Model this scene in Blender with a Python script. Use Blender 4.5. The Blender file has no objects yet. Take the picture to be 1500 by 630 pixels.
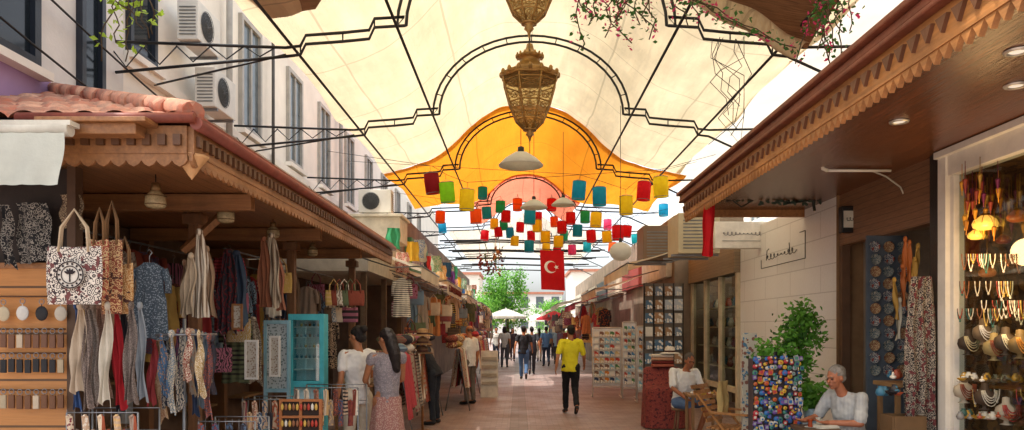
import bpy,bmesh,math,random
from mathutils import Vector,Matrix,noise
R=random.Random(11)
F=1083.3;CX=760.;CY=480.;H=1.7
PI=math.pi
C=bpy.context.scene.collection
def P(px,py,Y): return Vector(((px-CX)/F*Y,Y,H+(CY-py)/F*Y))
def S(p,Y): return p/F*Y
def V(*a): return Vector(a)
def lin(h,k=1.0):
    h=h.lstrip('#');o=[]
    for i in (0,2,4):
        c=int(h[i:i+2],16)/255.
        o.append(min(1,(c/12.92 if c<=.04045 else ((c+.055)/1.055)**2.4)*k))
    return (*o,1)
# ---------------------------------------------------------------- materials
MC={}
def newmat(name):
    m=bpy.data.materials.new(name);m.use_nodes=True
    nt=m.node_tree;return m,nt.nodes,nt.links,nt.nodes['Principled BSDF']
def mix(N,L,f,a,b):
    x=N.new('ShaderNodeMix');x.data_type='RGBA'
    if isinstance(f,(int,float)): x.inputs[0].default_value=f
    else: L.new(f,x.inputs[0])
    for i,q in ((6,a),(7,b)):
        if isinstance(q,tuple): x.inputs[i].default_value=q
        else: L.new(q,x.inputs[i])
    return x.outputs[2]
def mth(N,L,op,a,b=None,c=None):
    x=N.new('ShaderNodeMath');x.operation=op
    for i,q in enumerate((a,b,c)):
        if q is None: continue
        if isinstance(q,(int,float)): x.inputs[i].default_value=q
        else: L.new(q,x.inputs[i])
    return x.outputs[0]
def nz(N,L,vec,sc,det=5,rough=.6):
    n=N.new('ShaderNodeTexNoise');n.inputs['Scale'].default_value=sc;n.inputs['Detail'].default_value=det;n.inputs['Roughness'].default_value=rough
    L.new(vec,n.inputs['Vector']);return n.outputs['Fac']
def rng(N,L,v,a,b,c=0,d=1):
    r=N.new('ShaderNodeMapRange');L.new(v,r.inputs[0])
    for i,q in enumerate((a,b,c,d)): r.inputs[i+1].default_value=q
    return r.outputs[0]
def bumpn(N,L,b,h,st,dist=.01):
    u=N.new('ShaderNodeBump');u.inputs['Strength'].default_value=st;u.inputs['Distance'].default_value=dist
    L.new(h,u.inputs['Height']);L.new(u.outputs[0],b.inputs['Normal'])
def finish(m,N,L,b,tr,col):
    if tr:
        t=N.new('ShaderNodeBsdfTranslucent')
        if isinstance(col,tuple): t.inputs[0].default_value=col
        else: L.new(col,t.inputs[0])
        s=N.new('ShaderNodeMixShader');s.inputs[0].default_value=tr
        L.new(b.outputs[0],s.inputs[1]);L.new(t.outputs[0],s.inputs[2])
        L.new(s.outputs[0],N['Material Output'].inputs[0])
def M(hx,rough=.7,var=.18,sc=5,bump=.2,bs=40,metal=0,tr=0,emit=0,name=None,spec=.4):
    k=(hx,rough,var,sc,bump,metal,tr,emit)
    if k in MC: return MC[k]
    m,N,L,b=newmat(name or 'mat_'+hx.strip('#'))
    tc=N.new('ShaderNodeTexCoord').outputs['Object']
    f=rng(N,L,nz(N,L,tc,sc),.3,.7)
    col=mix(N,L,f,lin(hx,1-var),lin(hx,1+var))
    L.new(col,b.inputs['Base Color'])
    b.inputs['Roughness'].default_value=rough;b.inputs['Metallic'].default_value=metal
    b.inputs['Specular IOR Level'].default_value=spec
    if bump: bumpn(N,L,b,nz(N,L,tc,bs,3),bump)
    if emit:
        b.inputs['Emission Color'].default_value=lin(hx);b.inputs['Emission Strength'].default_value=emit
    finish(m,N,L,b,tr,col)
    MC[k]=m;return m
def MP(c1,c2,kind='spot',sc=18,c3=None,rough=.85):
    k=('P',c1,c2,kind,sc,c3)
    if k in MC: return MC[k]
    m,N,L,b=newmat('pattern_'+kind)
    tc=N.new('ShaderNodeTexCoord').outputs['Object']
    if kind=='spot':
        v=N.new('ShaderNodeTexVoronoi');v.inputs['Scale'].default_value=sc;L.new(tc,v.inputs['Vector'])
        f=mth(N,L,'LESS_THAN',v.outputs['Distance'],.38)
    elif kind=='ring':
        v=N.new('ShaderNodeTexVoronoi');v.inputs['Scale'].default_value=sc;L.new(tc,v.inputs['Vector'])
        f=mth(N,L,'GREATER_THAN',mth(N,L,'SINE',mth(N,L,'MULTIPLY',v.outputs['Distance'],16)),.1)
    elif kind=='swirl':
        w=N.new('ShaderNodeTexWave');w.inputs['Scale'].default_value=sc*.35;w.inputs['Distortion'].default_value=14;w.inputs['Detail'].default_value=2;w.inputs['Detail Scale'].default_value=1.4
        L.new(tc,w.inputs['Vector']);f=mth(N,L,'GREATER_THAN',w.outputs['Fac'],.62)
    else:
        s=N.new('ShaderNodeSeparateXYZ');L.new(tc,s.inputs[0])
        q=s.outputs[2] if kind=='band' else mth(N,L,'ADD',s.outputs[0],s.outputs[1])
        f=mth(N,L,'GREATER_THAN',mth(N,L,'SINE',mth(N,L,'MULTIPLY',q,sc*4)),.15)
        f=mth(N,L,'MULTIPLY',f,rng(N,L,nz(N,L,tc,3),.3,.5))
    col=mix(N,L,f,lin(c1),lin(c2))
    if c3: col=mix(N,L,mth(N,L,'GREATER_THAN',nz(N,L,tc,sc*.6,2),.58),col,lin(c3))
    L.new(col,b.inputs['Base Color']);b.inputs['Roughness'].default_value=rough
    bumpn(N,L,b,nz(N,L,tc,60,3),.2)
    MC[k]=m;return m
def planks(hx,across='X',w=.12,rough=.45,var=.25,name='wood planks',tr=0):
    k=('K',hx,across,w,rough)
    if k in MC: return MC[k]
    m,N,L,b=newmat(name)
    tc=N.new('ShaderNodeTexCoord').outputs['Object']
    s=N.new('ShaderNodeSeparateXYZ');L.new(tc,s.inputs[0])
    ax={'X':0,'Y':1,'Z':2}[across]
    q=mth(N,L,'DIVIDE',s.outputs[ax],w)
    fl=mth(N,L,'FLOOR',q);fr=mth(N,L,'FRACT',q)
    wn=N.new('ShaderNodeTexWhiteNoise');wn.noise_dimensions='1D';L.new(fl,wn.inputs['W'])
    mp=N.new('ShaderNodeMapping');L.new(tc,mp.inputs[0])
    sc=[3,3,3];sc[ax]=40;mp.inputs['Scale'].default_value=sc
    g=rng(N,L,nz(N,L,mp.outputs[0],1.5,6),.3,.7)
    col=mix(N,L,g,lin(hx,1-var),lin(hx,1+var))
    col=mix(N,L,mth(N,L,'MULTIPLY',wn.outputs['Value'],.35),col,lin(hx,.55))
    gr=mth(N,L,'LESS_THAN',fr,.05)
    col=mix(N,L,gr,col,lin(hx,.2))
    L.new(col,b.inputs['Base Color']);b.inputs['Roughness'].default_value=rough
    bumpn(N,L,b,mth(N,L,'SUBTRACT',g,mth(N,L,'MULTIPLY',gr,4)),.25,.006)
    finish(m,N,L,b,tr,col)
    MC[k]=m;return m
def oldwood(hx,name,axis='Y',dirt=.4):
    k=('W',hx,axis)
    if k in MC: return MC[k]
    m,N,L,b=newmat(name)
    tc=N.new('ShaderNodeTexCoord').outputs['Object']
    mp=N.new('ShaderNodeMapping');L.new(tc,mp.inputs[0]);sc=[22,22,22];sc['XYZ'.index(axis)]=1.6;mp.inputs['Scale'].default_value=sc
    g=rng(N,L,nz(N,L,mp.outputs[0],1.3,7,.7),.3,.7)
    col=mix(N,L,g,lin(hx,.62),lin(hx,1.25))
    n=rng(N,L,nz(N,L,tc,2.2,6,.7),.45,.7)
    col=mix(N,L,mth(N,L,'MULTIPLY',n,dirt),col,lin('#4a3a2e'))
    L.new(col,b.inputs['Base Color']);L.new(rng(N,L,n,0,1,.45,.8),b.inputs['Roughness'])
    bumpn(N,L,b,g,.35,.004);MC[k]=m;return m
def bricks(hx1,hx2,mortar,plane,bw,bh,ms=.01,rough=.7,off=.5,bias=0,blot=.3):
    k=('B',hx1,hx2,plane,bw)
    if k in MC: return MC[k]
    m,N,L,b=newmat('block pattern')
    tc=N.new('ShaderNodeTexCoord').outputs['Object']
    s=N.new('ShaderNodeSeparateXYZ');L.new(tc,s.inputs[0])
    c=N.new('ShaderNodeCombineXYZ');ix={'XY':(0,1),'YX':(1,0),'YZ':(1,2),'XZ':(0,2)}[plane]
    L.new(s.outputs[ix[0]],c.inputs[0]);L.new(s.outputs[ix[1]],c.inputs[1])
    t=N.new('ShaderNodeTexBrick');t.offset=off;L.new(c.outputs[0],t.inputs['Vector'])
    t.inputs['Scale'].default_value=1;t.inputs['Brick Width'].default_value=bw;t.inputs['Row Height'].default_value=bh
    t.inputs['Mortar Size'].default_value=ms;t.inputs['Mortar Smooth'].default_value=.2;t.inputs['Bias'].default_value=bias
    t.inputs['Color1'].default_value=lin(hx1);t.inputs['Color2'].default_value=lin(hx2);t.inputs['Mortar'].default_value=lin(mortar)
    n=rng(N,L,nz(N,L,tc,1.1),.3,.7)
    col=mix(N,L,mth(N,L,'MULTIPLY',n,blot),t.outputs['Color'],lin(hx2,.55))
    n2=rng(N,L,nz(N,L,tc,25),.35,.65)
    col=mix(N,L,mth(N,L,'MULTIPLY',n2,.2),col,lin(hx1,1.3))
    L.new(col,b.inputs['Base Color'])
    L.new(rng(N,L,n,0,1,rough-.2,rough+.1),b.inputs['Roughness'])
    bumpn(N,L,b,mth(N,L,'SUBTRACT',mth(N,L,'MULTIPLY',n2,.2),t.outputs['Fac']),.4,.006)
    MC[k]=m;return m
def glassm(name='window glass',tint='#e8f0f0',g=.14):
    if name in MC: return MC[name]
    m,N,L,b=newmat(name)
    t=N.new('ShaderNodeBsdfTransparent');t.inputs[0].default_value=lin(tint)
    gl=N.new('ShaderNodeBsdfGlossy');gl.inputs['Roughness'].default_value=.03
    s=N.new('ShaderNodeMixShader');s.inputs[0].default_value=g
    L.new(t.outputs[0],s.inputs[1]);L.new(gl.outputs[0],s.inputs[2]);L.new(s.outputs[0],N['Material Output'].inputs[0])
    MC[name]=m;return m
def frosted(name,hx,k):
    m,N,L,b=newmat(name)
    t=N.new('ShaderNodeBsdfTransparent');t.inputs[0].default_value=lin(hx)
    u=N.new('ShaderNodeBsdfTranslucent')
    tc=N.new('ShaderNodeTexCoord').outputs['Object']
    L.new(mix(N,L,rng(N,L,nz(N,L,tc,9),.3,.7),lin(hx),lin(hx,.75)),u.inputs[0])
    s=N.new('ShaderNodeMixShader');s.inputs[0].default_value=k
    L.new(t.outputs[0],s.inputs[1]);L.new(u.outputs[0],s.inputs[2]);L.new(s.outputs[0],N['Material Output'].inputs[0])
    return m
def canvasm(hx,tr=.6,seam=1.25,name='canopy cloth',stain_shade=.25):
    m,N,L,b=newmat(name)
    tc=N.new('ShaderNodeTexCoord').outputs['Object']
    s=N.new('ShaderNodeSeparateXYZ');L.new(tc,s.inputs[0])
    q=mth(N,L,'ADD',mth(N,L,'DIVIDE',s.outputs[0],seam),mth(N,L,'MULTIPLY',nz(N,L,tc,.4,2),.12))
    fr=mth(N,L,'FRACT',q);ln=mth(N,L,'LESS_THAN',fr,.02)
    q2=mth(N,L,'FRACT',mth(N,L,'DIVIDE',mth(N,L,'ADD',s.outputs[1],mth(N,L,'MULTIPLY',s.outputs[0],.12)),2.1));ln2=mth(N,L,'LESS_THAN',q2,.014)
    l=mth(N,L,'MAXIMUM',ln,ln2)
    n=rng(N,L,nz(N,L,tc,.9,7,.65),.35,.7)
    mp=N.new('ShaderNodeMapping');L.new(tc,mp.inputs[0]);mp.inputs['Scale'].default_value=(3.5,.5,1);mp.inputs['Rotation'].default_value=(0,0,.25)
    fo=rng(N,L,nz(N,L,mp.outputs[0],1.6,6,.6),.4,.62)
    col=mix(N,L,mth(N,L,'MULTIPLY',n,stain_shade),lin(hx),lin(hx,.5))
    col=mix(N,L,mth(N,L,'MULTIPLY',fo,stain_shade*.7),col,lin(hx,.6))  # fold shading painted into the cloth colour, on top of the stains
    col=mix(N,L,mth(N,L,'MULTIPLY',l,.5),col,lin(hx,.4))
    L.new(col,b.inputs['Base Color']);b.inputs['Roughness'].default_value=.9
    bumpn(N,L,b,fo,.8,.06)
    finish(m,N,L,b,tr,col);return m
# ---------------------------------------------------------------- mesh builder
class MB:
    def __init__(s): s.v=[];s.f=[];s.m=[];s.s=[]
    def add(s,vs,fs,mi=0,sm=False):
        o=len(s.v);s.v+=[tuple(v) for v in vs]
        for f in fs: s.f.append([i+o for i in f]);s.m.append(mi);s.s.append(sm)
        return s
    def box(s,c,d,mi=0,rz=0,T=None):
        T=T or Matrix.Rotation(rz,4,'Z');c=Vector(c)
        vs=[c+(T@Vector((x*d[0]/2,y*d[1]/2,z*d[2]/2))) for x in(-1,1) for y in(-1,1) for z in(-1,1)]
        return s.add(vs,[(0,1,3,2),(4,6,7,5),(0,4,5,1),(2,3,7,6),(0,2,6,4),(1,5,7,3)],mi)
    def bx(s,a,b,mi=0):
        return s.box([(a[i]+b[i])/2 for i in range(3)],[abs(b[i]-a[i]) for i in range(3)],mi)
    def tube(s,pts,r,n=8,mi=0,sm=True):
        pts=[Vector(p) for p in pts];k=len(pts)
        if not isinstance(r,(list,tuple)): r=[r]*k
        vs=[];up=None
        for i,p in enumerate(pts):
            t=(pts[min(i+1,k-1)]-pts[max(i-1,0)])
            if t.length<1e-6: t=Vector((0,0,1))
            t.normalize()
            if up is None:
                up=Vector((0,0,1)) if abs(t.z)<.9 else Vector((1,0,0))
            a=up-t*up.dot(t)
            if a.length<1e-4: a=t.orthogonal()
            a.normalize();b=t.cross(a);up=a
            for j in range(n):
                g=2*PI*j/n;vs.append(p+a*(r[i]*math.cos(g))+b*(r[i]*math.sin(g)))
        fs=[(i*n+j,i*n+(j+1)%n,(i+1)*n+(j+1)%n,(i+1)*n+j) for i in range(k-1) for j in range(n)]
        s.add(vs,fs,mi,sm);o=len(s.v)-len(vs)
        s.f.append([o+j for j in range(n)][::-1]);s.m.append(mi);s.s.append(False)
        s.f.append([o+(k-1)*n+j for j in range(n)]);s.m.append(mi);s.s.append(False)
        return s
    def lathe(s,prof,c=(0,0,0),n=20,mi=0,sm=True,T=None):
        c=Vector(c);vs=[]
        for r,z in prof:
            for j in range(n):
                g=2*PI*(j+.5)/n;p=Vector((r*math.cos(g),r*math.sin(g),z))
                vs.append(c+((T@p) if T else p))
        fs=[(i*n+j,i*n+(j+1)%n,(i+1)*n+(j+1)%n,(i+1)*n+j) for i in range(len(prof)-1) for j in range(n)]
        return s.add(vs,fs,mi,sm)
    def ell(s,c,r,mi=0,T=None,nu=12,nv=8):
        c=Vector(c);vs=[];
        for i in range(nv+1):
            a=PI*i/nv
            for j in range(nu):
                g=2*PI*j/nu;p=Vector((r[0]*math.sin(a)*math.cos(g),r[1]*math.sin(a)*math.sin(g),-r[2]*math.cos(a)))
                vs.append(c+((T@p) if T else p))
        fs=[(i*nu+j,i*nu+(j+1)%nu,(i+1)*nu+(j+1)%nu,(i+1)*nu+j) for i in range(nv) for j in range(nu)]
        return s.add(vs,fs,mi,True)
    def limb(s,a,ra,b,rb,mi=0,n=10):
        a=Vector(a);b=Vector(b)
        s.tube([a,b],[ra,rb],n,mi);s.ell(a,(ra,)*3,mi,None,10,6);s.ell(b,(rb,)*3,mi,None,10,6);return s
    def grid(s,fn,nu,nv,mi=0,sm=True):
        vs=[fn(i/nu,j/nv) for j in range(nv+1) for i in range(nu+1)];w=nu+1
        return s.add(vs,[(j*w+i,j*w+i+1,(j+1)*w+i+1,(j+1)*w+i) for j in range(nv) for i in range(nu)],mi,sm)
    def prism(s,poly,f0,f1,mi=0):
        n=len(poly);vs=[f0(*p) for p in poly]+[f1(*p) for p in poly]
        fs=[list(range(n))[::-1],list(range(n,2*n))]+[(i,(i+1)%n,n+(i+1)%n,n+i) for i in range(n)]
        return s.add(vs,fs,mi)
    def mesh(s,name,mats):
        me=bpy.data.meshes.new(name);me.from_pydata(s.v,[],s.f)
        if not isinstance(mats,(list,tuple)): mats=[mats]
        for m in mats: me.materials.append(m)
        me.polygons.foreach_set('material_index',s.m);me.polygons.foreach_set('use_smooth',s.s)
        bm=bmesh.new();bm.from_mesh(me);bmesh.ops.recalc_face_normals(bm,faces=bm.faces);bm.to_mesh(me);bm.free()
        return me
    def build(s,name,mats,parent=None,loc=None,rz=0,bevel=0):
        o=bpy.data.objects.new(name,s.mesh(name,mats));C.objects.link(o)
        if parent: o.parent=parent
        if loc is not None: o.location=loc
        o.rotation_euler.z=rz
        if bevel:
            b=o.modifiers.new('bevel','BEVEL');b.width=bevel;b.segments=2;b.limit_method='ANGLE'
        return o
REG=[]
def tag(o,label,cat,group=None):
    o['label']=label;o['category']=cat
    if group:o['group']=group
    REG.append((o,label));return o
def thing(name,label,cat,loc=(0,0,0),rz=0,group=None):
    o=bpy.data.objects.new(name,None);C.objects.link(o);o.location=loc;o.rotation_euler=(0,0,rz);o.empty_display_size=.1
    return tag(o,label,cat,group)
def struct(o): o['kind']='structure';return o
U='zero first second third fourth fifth sixth seventh eighth ninth tenth eleventh twelfth thirteenth fourteenth fifteenth sixteenth seventeenth eighteenth nineteenth'.split()
TN={2:'twent',3:'thirt',4:'fort',5:'fift',6:'sixt',7:'sevent',8:'eight',9:'ninet'}
def ordw(n):
    if n<20:return U[n]
    if n>99:return 'hundred and '+ordw(n-100) if n>100 else 'hundredth'
    return TN[n//10]+('ieth' if n%10==0 else 'y-'+U[n%10])
black=M('#17181a',.45,.1,name='black painted steel');white=M('#dcd9d0',.6,.08,name='white paint')
steel=M('#85878a',.35,.15,metal=.7,name='dull chrome wire')
# ================================================================ SETTING
struct(MB().add([(-400,-60,-.012),(400,-60,-.012),(400,700,-.012),(-400,700,-.012)],[(0,1,2,3)]).build('ground',M('#a69c91',.9,.15)))
struct(MB().add([(-5,-4,0),(5,-4,0),(5,90,0),(-5,90,0)],[(0,1,2,3)]).build('street_paving',bricks('#a99189','#8f7871','#73655f','XY',.2,.1,.007,.55,blot=.45)))
struct(MB().add([(-.16,-4,.004),(.16,-4,.004),(.16,90,.004),(-.16,90,.004)],[(0,1,2,3)]).build('drain_strip',bricks('#93827b','#83736c','#615651','XY',.3,.1,.006,.6)))
# ---- left building
plaster=M('#ebe5da',.85,.12,.8,.3,30,name='pale plaster');plaster2=M('#dddad5',.85,.14,.8,.3,30,name='grey plaster')
darkglass=M('#1c242b',.12,.2,name='dark glass',bump=0);navy=M('#1f2530',.4,.1);gpane=M('#5a6468',.15,.3,name='grey pane',bump=0)
def facade_window(par,X,y0,y1,z0,z1,sx,fr,frame_m,glass_m,mull=1,sill=True):
    w=MB()
    for a,b,c,d in ((y0,y0+fr,z0,z1),(y1-fr,y1,z0,z1),(y0+fr,y1-fr,z0,z0+fr),(y0+fr,y1-fr,z1-fr,z1)):
        w.bx((X-sx*.02,a,c),(X+sx*.07,b,d))
    for i in range(mull):
        ym=y0+(y1-y0)*(i+1)/(mull+1);w.bx((X-sx*.02,ym-fr*.35,z0+fr),(X+sx*.055,ym+fr*.35,z1-fr))
    fo=w.build('window',frame_m,par)
    MB().bx((X-sx*.02,y0+fr*.5,z0+fr*.5),(X+sx*.02,y1-fr*.5,z1-fr*.5)).build('pane',glass_m,fo)
    if sill: MB().bx((X,y0-.08,z0-.09),(X+sx*.14,y1+.08,z0-.012)).build('sill',plaster,fo)
WX=-4.6
b=thing('apartment_building','pale grey plastered building with purple lower band at the far left','building',(WX,6,0))
MB().bx((-4,-3,2.2),(0,2.6,7.6)).build('wall',plaster2,b)
MB().bx((-.2,-3,2.6),(.012,1.25,4.12)).build('painted_band',M('#a98fbb',.8,.1,.8),b)
facade_window(b,0,-.9,1.02,4.15,6.6,1,.09,navy,darkglass,2)
facade_window(b,0,1.68,2.12,4.0,6.6,1,.07,navy,darkglass,0)
b=thing('apartment_building','long cream plastered building with tall windows above the left stalls','building',(WX,8.6,0))
MB().bx((-4,.01,2.2),(-.03,34,8.0)).build('wall',plaster,b)
MB().bx((-.03,.01,4.75),(.06,34,4.87)).build('string_course',plaster,b)
facade_window(b,-.03,.1,.75,4.95,7.3,1,.07,navy,darkglass,0)
for i,yy in enumerate((3.6,6.1,8.4,11,13.6,16.2,19,22,25)):
    facade_window(b,-.03,yy,yy+.95,5.0,6.9,1,.08,M('#a8a39a',.5),gpane,1)
MB().tube([(0.1,2.9,3.8),(.1,2.9,8)],.05,8).build('downpipe',M('#9f9b94',.5),b)
MB().tube([(0.1,10.1,3.8),(.1,10.1,8)],.05,8).build('downpipe',M('#9f9b94',.5),b)
MB().tube([(0.1,4.95,3.8),(.1,4.95,8)],.03,8).build('downpipe',M('#4f4c48',.5),b)
for k,(a,c,l) in enumerate((((-4.5,6.2,5.0),(-4.2,16,4.3),'upper sagging black cable along the left facade'),((-4.5,5.5,4.55),(-4.2,13,4.1),'lower sagging black cable along the left facade'))):
    a=Vector(a);c=Vector(c);tag(MB().tube([(c-a)*(i/12)+V(0,0,-.35*math.sin(PI*i/12)) for i in range(13)],.012,5).build('power_cable',black,None,a),l,'cable')
# ---- right buildings
b=thing('apartment_building','bright cream building rising behind the right hand roof','building',(6.6,8,0))
MB().bx((0,-6,0),(5,34,7.2)).build('wall',M('#ebe5da',.85,.06,.8),b)
for yy in (6,9,12,15,19,23):
    facade_window(b,0,yy,yy+1,4.6,6.4,-1,.08,white,gpane,1)
for (x0,x1,y,h,c,l) in ((-16,-4,74,7,'#ddd6c9','beige block closing the street end on the left'),(5,18,70,7,'#e8e1d4','cream block closing the street end on the right'),(-4,5,86,5.6,'#d8d8d4','low grey building at the very end of the street')):
    b=thing('distant_building',l,'building',((x0+x1)/2,y,0));w=(x1-x0)/2
    MB().bx((-w,0,0),(w,8,h)).build('wall',M(c,.9,.1,.5),b)
    MB().bx((-w-.2,-.2,h),(w+.2,8.2,h+.25)).build('roof',M('#a8705a',.8),b)
    for i in range(int(w*2/1.8)):
        for z in (1.6,4.0):
            if z+1.2<h: MB().bx((-w+.6+i*1.8,-.03,z),(-w+1.5+i*1.8,.05,z+1.3)).build('window',gpane,b)
# ================================================================ STEEL ARCHES
def tprof(off,hw=1.48,ah=1.17):
    L_=[(-hw-.02,5.13+off),(-hw-.36,5.11+off),(-hw-.42,4.98+off),(-hw-.72,4.95+off),(-2.62,4.92+off),(-2.68,4.8+off),(-2.85,4.78+off)]
    arc=[(-(hw+off)*math.cos(PI*i/24),5.13+(ah+off)*math.sin(PI*i/24)) for i in range(25)]
    return L_[::-1]+arc+[(-x,z) for x,z in L_]
for k,Y in enumerate((8.4,11.9,16,20.6,24.6,28.5,33.5,38.5)):
    nm=['nearest','second','third','fourth','fifth','sixth','seventh','furthest'][k]
    t=thing('steel_arch',f'black double tube steel arch over the street, {nm} along the street','arch',(.2,Y,0),0,'black steel arches carrying the canopy')
    hw,ah=(1.48,1.17) if k<3 else (.98,.75)
    lo=tprof(0,hw,ah);up=tprof(.1,hw,ah)
    MB().tube([(x,0,z) for x,z in lo],.019,6).build('lower_tube',black,t)
    MB().tube([(x,0,z) for x,z in up],.019,6).build('upper_tube',black,t)
    w=MB()
    for i in range(1,len(lo)-1,2): w.tube([(lo[i][0],0,lo[i][1]),(up[i][0],0,up[i][1])],.009,5)
    w.build('web',black,t)
    w=MB()
    w.tube([(-2.85,0,4.88),(-4.78,0,4.95)],.018,6).tube([(-2.85,0,4.78),(-4.78,0,4.6)],.018,6)
    for i in range(5):
        x=-2.95-i*.38;w.tube([(x,0,4.89),(x-.19,0,4.78-(i*.03)),(x-.38,0,4.9)],.009,5)
    w.tube([(-2.85,0,4.8),(-4.78,.9,4.75)],.014,6)
    w.build('side_bracket',black,t)
    w=MB();w.tube([(2.85,0,4.88),(3.9,0,4.9)],.018,6).tube([(2.85,0,4.78),(3.9,0,4.3)],.018,6)
    w.build('side_bracket',black,t)
for x,l in ((-1.36,'left of the brass lanterns'),(1.78,'right of the brass lanterns'),(-2.55,'along the left canopy edge'),(2.95,'along the right canopy edge')):
    tag(MB().tube([(0,0,0),(0,14,.02),(0,29.5,0)],.017,6).build('steel_rod',black,None,(x,4.2,5.05 if abs(x)<2 else 4.86)),'long thin black steel rod joining the arches '+l,'rod','steel rods running along the street')
for i in range(9):
    y=25.2+i*1.6;o=MB().tube([(-2.8,0,0),(-1,0,.03),(1,0,-.02),(3.2,0,.02)],.028,6).build('street_crossbar',black,None,(0.1,y,4.66+.12*(i%2)));tag(o,f'thin black steel crossbar over the far street, {ordw(i+1)} from the near end','bar','steel crossbars over the far street')
# ================================================================ CANOPIES
def zc(x,Y,base=5.12,amp=1.33,wd=1.62):
    s=x-.2;z=base+amp*math.exp(-(abs(s)/wd)**3)
    e=max(0,abs(s)-2.3);z-=e*.18
    z+=.05*noise.noise(Vector((x*1.1,Y*.7,0)))+.02*noise.noise(Vector((x*4+Y*.8,Y*.6,3)))
    return z
TY=[3.2,8.4,11.9,16,20.6,24.6]
def sag(Y):
    for a,b in zip(TY,TY[1:]):
        if a<=Y<=b:return math.sin(PI*(Y-a)/(b-a))
    return 0
def canopy(x0,x1,y0,y1,mat,label,base=5.14,a0=1.33,a1=1.33,w0=1.62,w1=1.62,ed=.1):
    def fn(u,v):
        Y=y0+(y1-y0)*v
        k=ed*sag(Y)
        X=(x0+k)+(x1-x0-2*k)*u
        return (X-(x0+x1)/2,Y-y0,zc(X,Y,base,a0+(a1-a0)*v,w0+(w1-w0)*v)+.06-.08*sag(Y)*math.cos((u-.5)*PI)-base)
    o=MB().grid(fn,110,max(30,int((y1-y0)*9))).build('fabric_canopy',mat,None,((x0+x1)/2,y0,base))
    return tag(o,label,'canopy','fabric canopies over the street')
canopy(-2.95,3.5,3.2,16.05,canvasm('#e7d5b0',.47,1.25,'cream cloth',.45),'big cream cloth canopy stretched over the near half of the street')
canopy(-2.9,3.6,15.8,20.6,canvasm('#ee9628',.5,1.25,'orange cloth',.3),'orange cloth canopy behind the cream one',5.07,1.33,.85,1.62,1.05)
canopy(-1.3,1.7,20.4,24.6,canvasm('#ea8a6c',.5,1.25,'coral cloth',.3),'coral pink cloth canopy beyond the orange one',5.03,.85,.8,1.05,1.05)
canopy(-2.5,3.0,26,38,canvasm('#e2d8c6',.5,1.25,'pale far cloth',.3),'pale cloth canopy furthest down the street',5.05,.6,.5,1.05,1.05)
def sheet(name,pts,mat,label,cat,nu=14,nv=10,amp=.04,th=0):
    a,b_,c,d=[Vector(p) for p in pts];o0=(a+b_+c+d)/4
    def fn(u,v):
        p=(a*(1-u)+b_*u)*(1-v)+(d*(1-u)+c*u)*v
        p=p+Vector((0,0,1))*amp*(noise.noise(p*1.7)*1.5+math.sin(u*7+v*3)*.5);return p-o0
    o=MB().grid(fn,nu,nv).build(name,mat,None,o0)
    if th:
        m=o.modifiers.new('s','SOLIDIFY');m.thickness=th
    return tag(o,label,cat)
sheet('white_sheet',[(3.4,4.5,5.02),(5.6,4.5,5.3),(5.6,18,5.3),(3.4,18,5.05)],M('#dcd6c8',.9,.12,1,.4,6,tr=.45,name='white shade cloth'),'white shade cloth beside the right canopy edge','shade cloth',20,40,.06)
thatch=planks('#7a5b41','Y',.03,.8,.5,'reed thatch',.15)
sheet('reed_mat',[P(1000,-34,7.4),P(1250,-30,7.0),P(1182,70,8.0),P(1120,62,8.1)],thatch,'brown reed shade mat at upper right beside the flowers','shade mat',30,20,.012)
sheet('reed_mat',[P(325,-40,7.2),P(500,-40,7.2),P(462,14,8.0),P(398,26,8.1)],thatch,'brown reed shade mat above the top left canopy edge','shade mat',30,20,.012)
cv=canvasm('#cbbb99',.35,3,'folded canvas',.5)
sheet('canvas_strip',[P(958,-25,6.9),P(1015,-30,6.9),P(1186,62,7.7),P(1160,86,7.7)],cv,'loose beige canvas strip hanging below the reed mat','canvas',30,14,.06)
# ================================================================ LEFT TILED ROOF
t=thing('shop_roof','red tiled hipped roof with carved wooden eave over left stall','roof',(-2.15,4.85,3.06))
SL=.38
def rz_(u,v):
    X=-3.2*(1-u);Y=7.6*v
    a,b2=Y,-X
    if a<b2: h=SL*a;c=X/.2;r=a/.3
    else: h=SL*b2;c=Y/.2;r=b2/.3
    z=h-.02+.05*abs(math.sin(c*PI))**.7+.035*(1-(r%1))+.014*noise.noise(Vector((int(c)*3.1,int(r)*5.3,1)))
    return (X,Y,z)
tm,N,L,bb=newmat('terracotta tile')
tc=N.new('ShaderNodeTexCoord').outputs['Object'];vo=N.new('ShaderNodeTexVoronoi');vo.inputs['Scale'].default_value=4.5;L.new(tc,vo.inputs['Vector'])
col=mix(N,L,rng(N,L,vo.outputs['Color'],.1,.9),lin('#ab5c43'),lin('#d4a78c'));col=mix(N,L,mth(N,L,'MULTIPLY',rng(N,L,nz(N,L,tc,10,6,.7),.42,.62),.7),col,lin('#8a6f60'))
L.new(col,bb.inputs['Base Color']);bb.inputs['Roughness'].default_value=.85;bumpn(N,L,bb,nz(N,L,tc,60,3),.4)
MB().grid(rz_,200,330).build('roof_tiles',tm,t)
w=MB()
for i in range(12):
    a=i*.27;w.tube([(-a+.03,a-.03,SL*a+.04),(-a-.25,a+.25,SL*(a+.25)+.07)],[.075,.06],10)
w.build('ridge_tiles',tm,t)
red_wood=M('#7a3d2e',.45,.3,6,name='red brown gutter paint')
w=MB();w.tube([(.05,-.04,-.03),(.05,7.6,-.03)],.042,10);w.tube([(.02,-.04,.03),(.02,7.6,.03)],.024,8);w.build('gutter',red_wood,t)
w=MB();w.tube([(.05,-.06,-.0),(-1.1,-.06,-.0)],.034,10);w.build('gutter',red_wood,t)
fmat=oldwood('#99683d','fascia wood');fd=M('#5a3a22',.5,.2,8,name='dark trim wood')
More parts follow.
